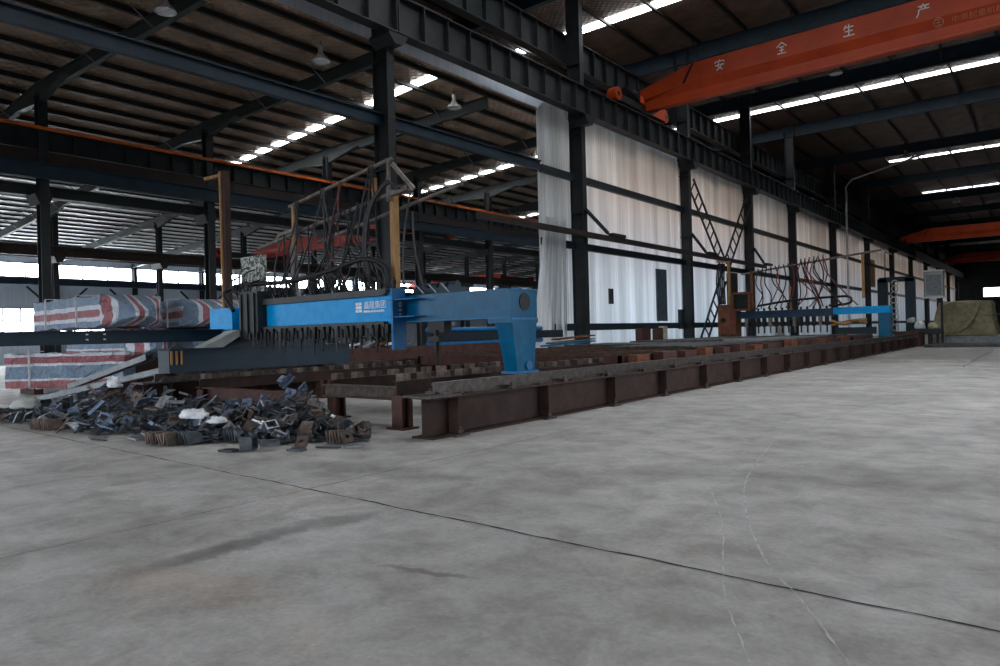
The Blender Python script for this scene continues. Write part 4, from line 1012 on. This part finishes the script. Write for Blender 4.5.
heap_base(None,-9.9,-7.3,5.2,7.3,'mass of cut steel scrap filling the body of the smaller right heap')
# prototypes of single pieces (origin at the centre)
def proto(kind, m):
    q = MB()
    if kind == 'holed':        # square plate with a round hole, thick
        n_ = 16; t_ = .018; ri = .03; a_ = .085
        out = []; inn = []
        for k in range(n_):
            a = 2*math.pi*k/n_; c_, s_ = math.cos(a), math.sin(a); kk = 1/max(abs(c_),abs(s_))
            out.append((a_*c_*kk, a_*s_*kk)); inn.append((ri*c_, ri*s_))
        vs = [(x,y,z) for z in (-t_,t_) for x,y in out]+[(x,y,z) for z in (-t_,t_) for x,y in inn]
        fs = []
        for k in range(n_):
            j = (k+1)%n_
            fs += [(k,j,n_+j,n_+k),(2*n_+k,3*n_+k,3*n_+j,2*n_+j),(n_+k,n_+j,3*n_+j,3*n_+k),(k,2*n_+k,2*n_+j,j)]
        q.add(vs, fs)
    elif kind == 'strip': q.box(-.17,.17,-.03,.03,-.008,.008)
    elif kind == 'tri': q.prism([(-.12,-.09,0),(.13,-.07,0),(-.05,.1,0)],(0,0,-.01),(0,0,.01))
    elif kind == 'plate': q.prism([(-.12,-.08,0),(.12,-.08,0),(.12,.05,0),(.06,.09,0),(-.12,.09,0)],(0,0,-.012),(0,0,.012))
    elif kind == 'angle': q.box(-.13,.13,-.05,.05,-.006,.006); q.box(-.13,.13,.038,.05,-.006,.08)
    elif kind == 'skeleton': # narrow cut out frame
        q.box(-.16,.16,-.09,-.065,-.01,.01); q.box(-.16,.16,.065,.09,-.01,.01); q.box(-.16,-.13,-.065,.065,-.01,.01); q.box(.13,.16,-.065,.065,-.01,.01); q.box(-.015,.015,-.065,.065,-.01,.01)
    elif kind == 'boxpiece': # short open box section
        q.box(-.09,.09,-.08,.08,-.09,-.07); q.box(-.09,.09,-.08,.08,.07,.09); q.box(-.09,.09,-.08,-.06,-.07,.07); q.box(-.09,.09,.06,.08,-.07,.07)
    nm = {'holed':'holed_plate','strip':'steel_strip','tri':'steel_offcut','plate':'steel_offcut','angle':'angle_offcut','skeleton':'cutout_frame','boxpiece':'box_section'}[kind]
    return q.build(nm, m, loc=(0,0,0))
KN = {'holed':'square steel plate with a round hole','strip':'narrow steel strip','tri':'three cornered steel offcut','plate':'clipped steel plate','angle':'short angle offcut','skeleton':'cut out steel frame','boxpiece':'short box section'}
cache = {}
def piece(kind, mk, x, y, z, rot, where, label=None):
    if (kind, mk) not in cache: cache[(kind, mk)] = proto(kind, M[mk]); o = cache[(kind, mk)]
    else: o = cache[(kind, mk)].copy(); COL.objects.link(o)
    o.location = (x,y,z); o.rotation_euler = rot
    tone = {'scrap_dark':'dark','scrap_blue':'bluish','scrap_rust':'rusty','scrap_light':'bright'}[mk]
    g = where
    tag(o, label or '%s %s lying in %s' % (tone, KN[kind], where), 'scrap piece', None if label else '%s %ss in %s' % (tone, KN[kind], where))
random.seed(77)
n_ = 0
spots = []
while n_ < 185:
    x = random.uniform(-17.6,-9.9); y = random.uniform(4.1,7.6); h = hz(x,y)
    if h < .06 or (x > -13 and x < -12 and y > 7.2): continue
    k = random.choice(['strip','tri','plate','angle','skeleton','strip','plate','holed'])
    mk = random.choice(['scrap_dark','scrap_dark','scrap_rust','scrap_light','scrap_light','scrap_blue'])
    a = random.uniform(0,6.28) if random.random() < .5 else random.gauss(.6,.4)
    piece(k, mk, x, y, h*.92+.06, (random.gauss(.35,.45), random.gauss(-.25,.45), a), 'the large left heap'); n_ += 1
n_ = 0
while n_ < 85:
    x = random.uniform(-10.9,-7.6); y = random.uniform(5.4,7.1); h = max(hh*math.exp(-((x-cx)/sx)**2-((y-cy)/sy)**2) for cx,cy,sx,sy,hh in HS)
    if h < .06: continue
    k = random.choice(['holed','holed','plate','holed','boxpiece','angle'])
    mk = random.choice(['scrap_rust','scrap_rust','scrap_dark','scrap_dark','scrap_light'])
    if x < -9.6 and h > .3: mk = 'scrap_blue'
    piece(k, mk, x, y, h*.9+.08, (random.gauss(.6,.5), random.gauss(-.3,.5), random.uniform(0,6.28)), 'the smaller right heap'); n_ += 1
# leaning rows of offcuts (fans) at the front of the heaps
for (x,y,cnt,mk,kd,wh) in [(-10.35,4.72,9,'scrap_rust','plate','the fanned front row'),(-10.05,4.95,7,'scrap_dark','plate','the second fanned row'),(-14.2,4.45,10,'scrap_rust','plate','the far left fanned row'),(-8.05,6.15,6,'scrap_rust','holed','the right heap foot row'),(-9.55,5.45,6,'scrap_dark','holed','the row between heaps')]:
    for k in range(cnt): piece(kd, mk, x+.05*k, y+.012*k, .105, (1.2+.1*math.sin(k), .15*math.sin(k*2), 1.35+.04*k), wh)
for (kd,mk,x,y,z,r,lb) in [
    ('boxpiece','scrap_dark',-8.55,5.15,.11,(0,0,.5),'dark box section with a hole standing apart in front of the heaps'),
    ('plate','scrap_dark',-8.75,4.98,.02,(0,0,.3),'flat dark plate beside the lone box section in front'),
    ('angle','scrap_dark',-8.35,5.35,.1,(1.5,0,.9),'upright dark angle behind the lone box section'),
    ('holed','scrap_rust',-8.2,5.75,.07,(.9,0,.4),'rusty holed plate tipped up at the front of the right heap'),
    ('plate','scrap_light',-7.5,6.1,.02,(0,0,.8),'bright flat offcut at the right end of the small heap'),
    ('strip','scrap_dark',-7.75,5.85,.02,(0,0,.5),'thin dark strip flat on the floor by the small heap'),
    ('plate','scrap_dark',-7.95,5.5,.02,(0,0,.2),'small dark plate flat on the floor near the heap middle'),
    ('strip','scrap_dark',-11.9,4.55,.015,(0,0,.35),'thin strip alone on the concrete left of the large heap front'),
    ('strip','scrap_rust',-11.6,4.45,.015,(0,0,.2),'rusty strip alone on the concrete, nearer the camera'),
    ('plate','scrap_light',-11.1,4.8,.03,(0,.1,.1),'pale flat offcut at the foot of the large heap')]:
    piece(kd,mk,x,y,z,r,'',lb)
blob((-10.4,5.35,.36),(.3,.16,.1),M['plastic'],'plastic_bag',label='large crumpled white plastic bag on the scrap heap',cat='bag',seed=31,amp=.6)
blob((-10.0,5.5,.28),(.16,.12,.07),M['plastic'],'plastic_bag',label='small white plastic bag right of the large one',cat='bag',seed=33,amp=.6)
blob((-14.6,5.9,.68),(.14,.12,.14),M['plastic'],'plastic_bag',label='small pale bag high on the left heap',cat='bag',seed=35,amp=.6)
blob((-16.3,4.9,.3),(.35,.25,.16),M['panelgrey'],'plastic_bag',label='greyish bag at the left end of the heap',cat='bag',seed=38,amp=.4)

# ------------------------------------------------------------------ light
wd = bpy.data.worlds.new('daylight'); S.world = wd; wd.use_nodes = True
N = wd.node_tree.nodes; L = wd.node_tree.links; bg = N['Background']
tc = N.new('ShaderNodeTexCoord'); sp = N.new('ShaderNodeSeparateXYZ'); L.new(tc.outputs['Generated'], sp.inputs[0])
r = N.new('ShaderNodeValToRGB'); E = r.color_ramp.elements; E[0].position = .47; E[0].color = (.05,.05,.05,1); E[1].position = .53; E[1].color = (.86,.92,1,1)
mr = N.new('ShaderNodeMapRange'); mr.inputs['From Min'].default_value = -1; L.new(sp.outputs['Z'], mr.inputs['Value']); L.new(mr.outputs[0], r.inputs['Fac'])
L.new(r.outputs[0], bg.inputs[0]); bg.inputs[1].default_value = 3.3
S.view_settings.view_transform = 'Standard'; S.view_settings.look = 'None'; S.view_settings.gamma = 1; S.view_settings.use_curve_mapping = False
S.view_settings.exposure = 0.5
S.cycles.max_bounces = 6; S.cycles.diffuse_bounces = 4; S.cycles.use_denoising = True
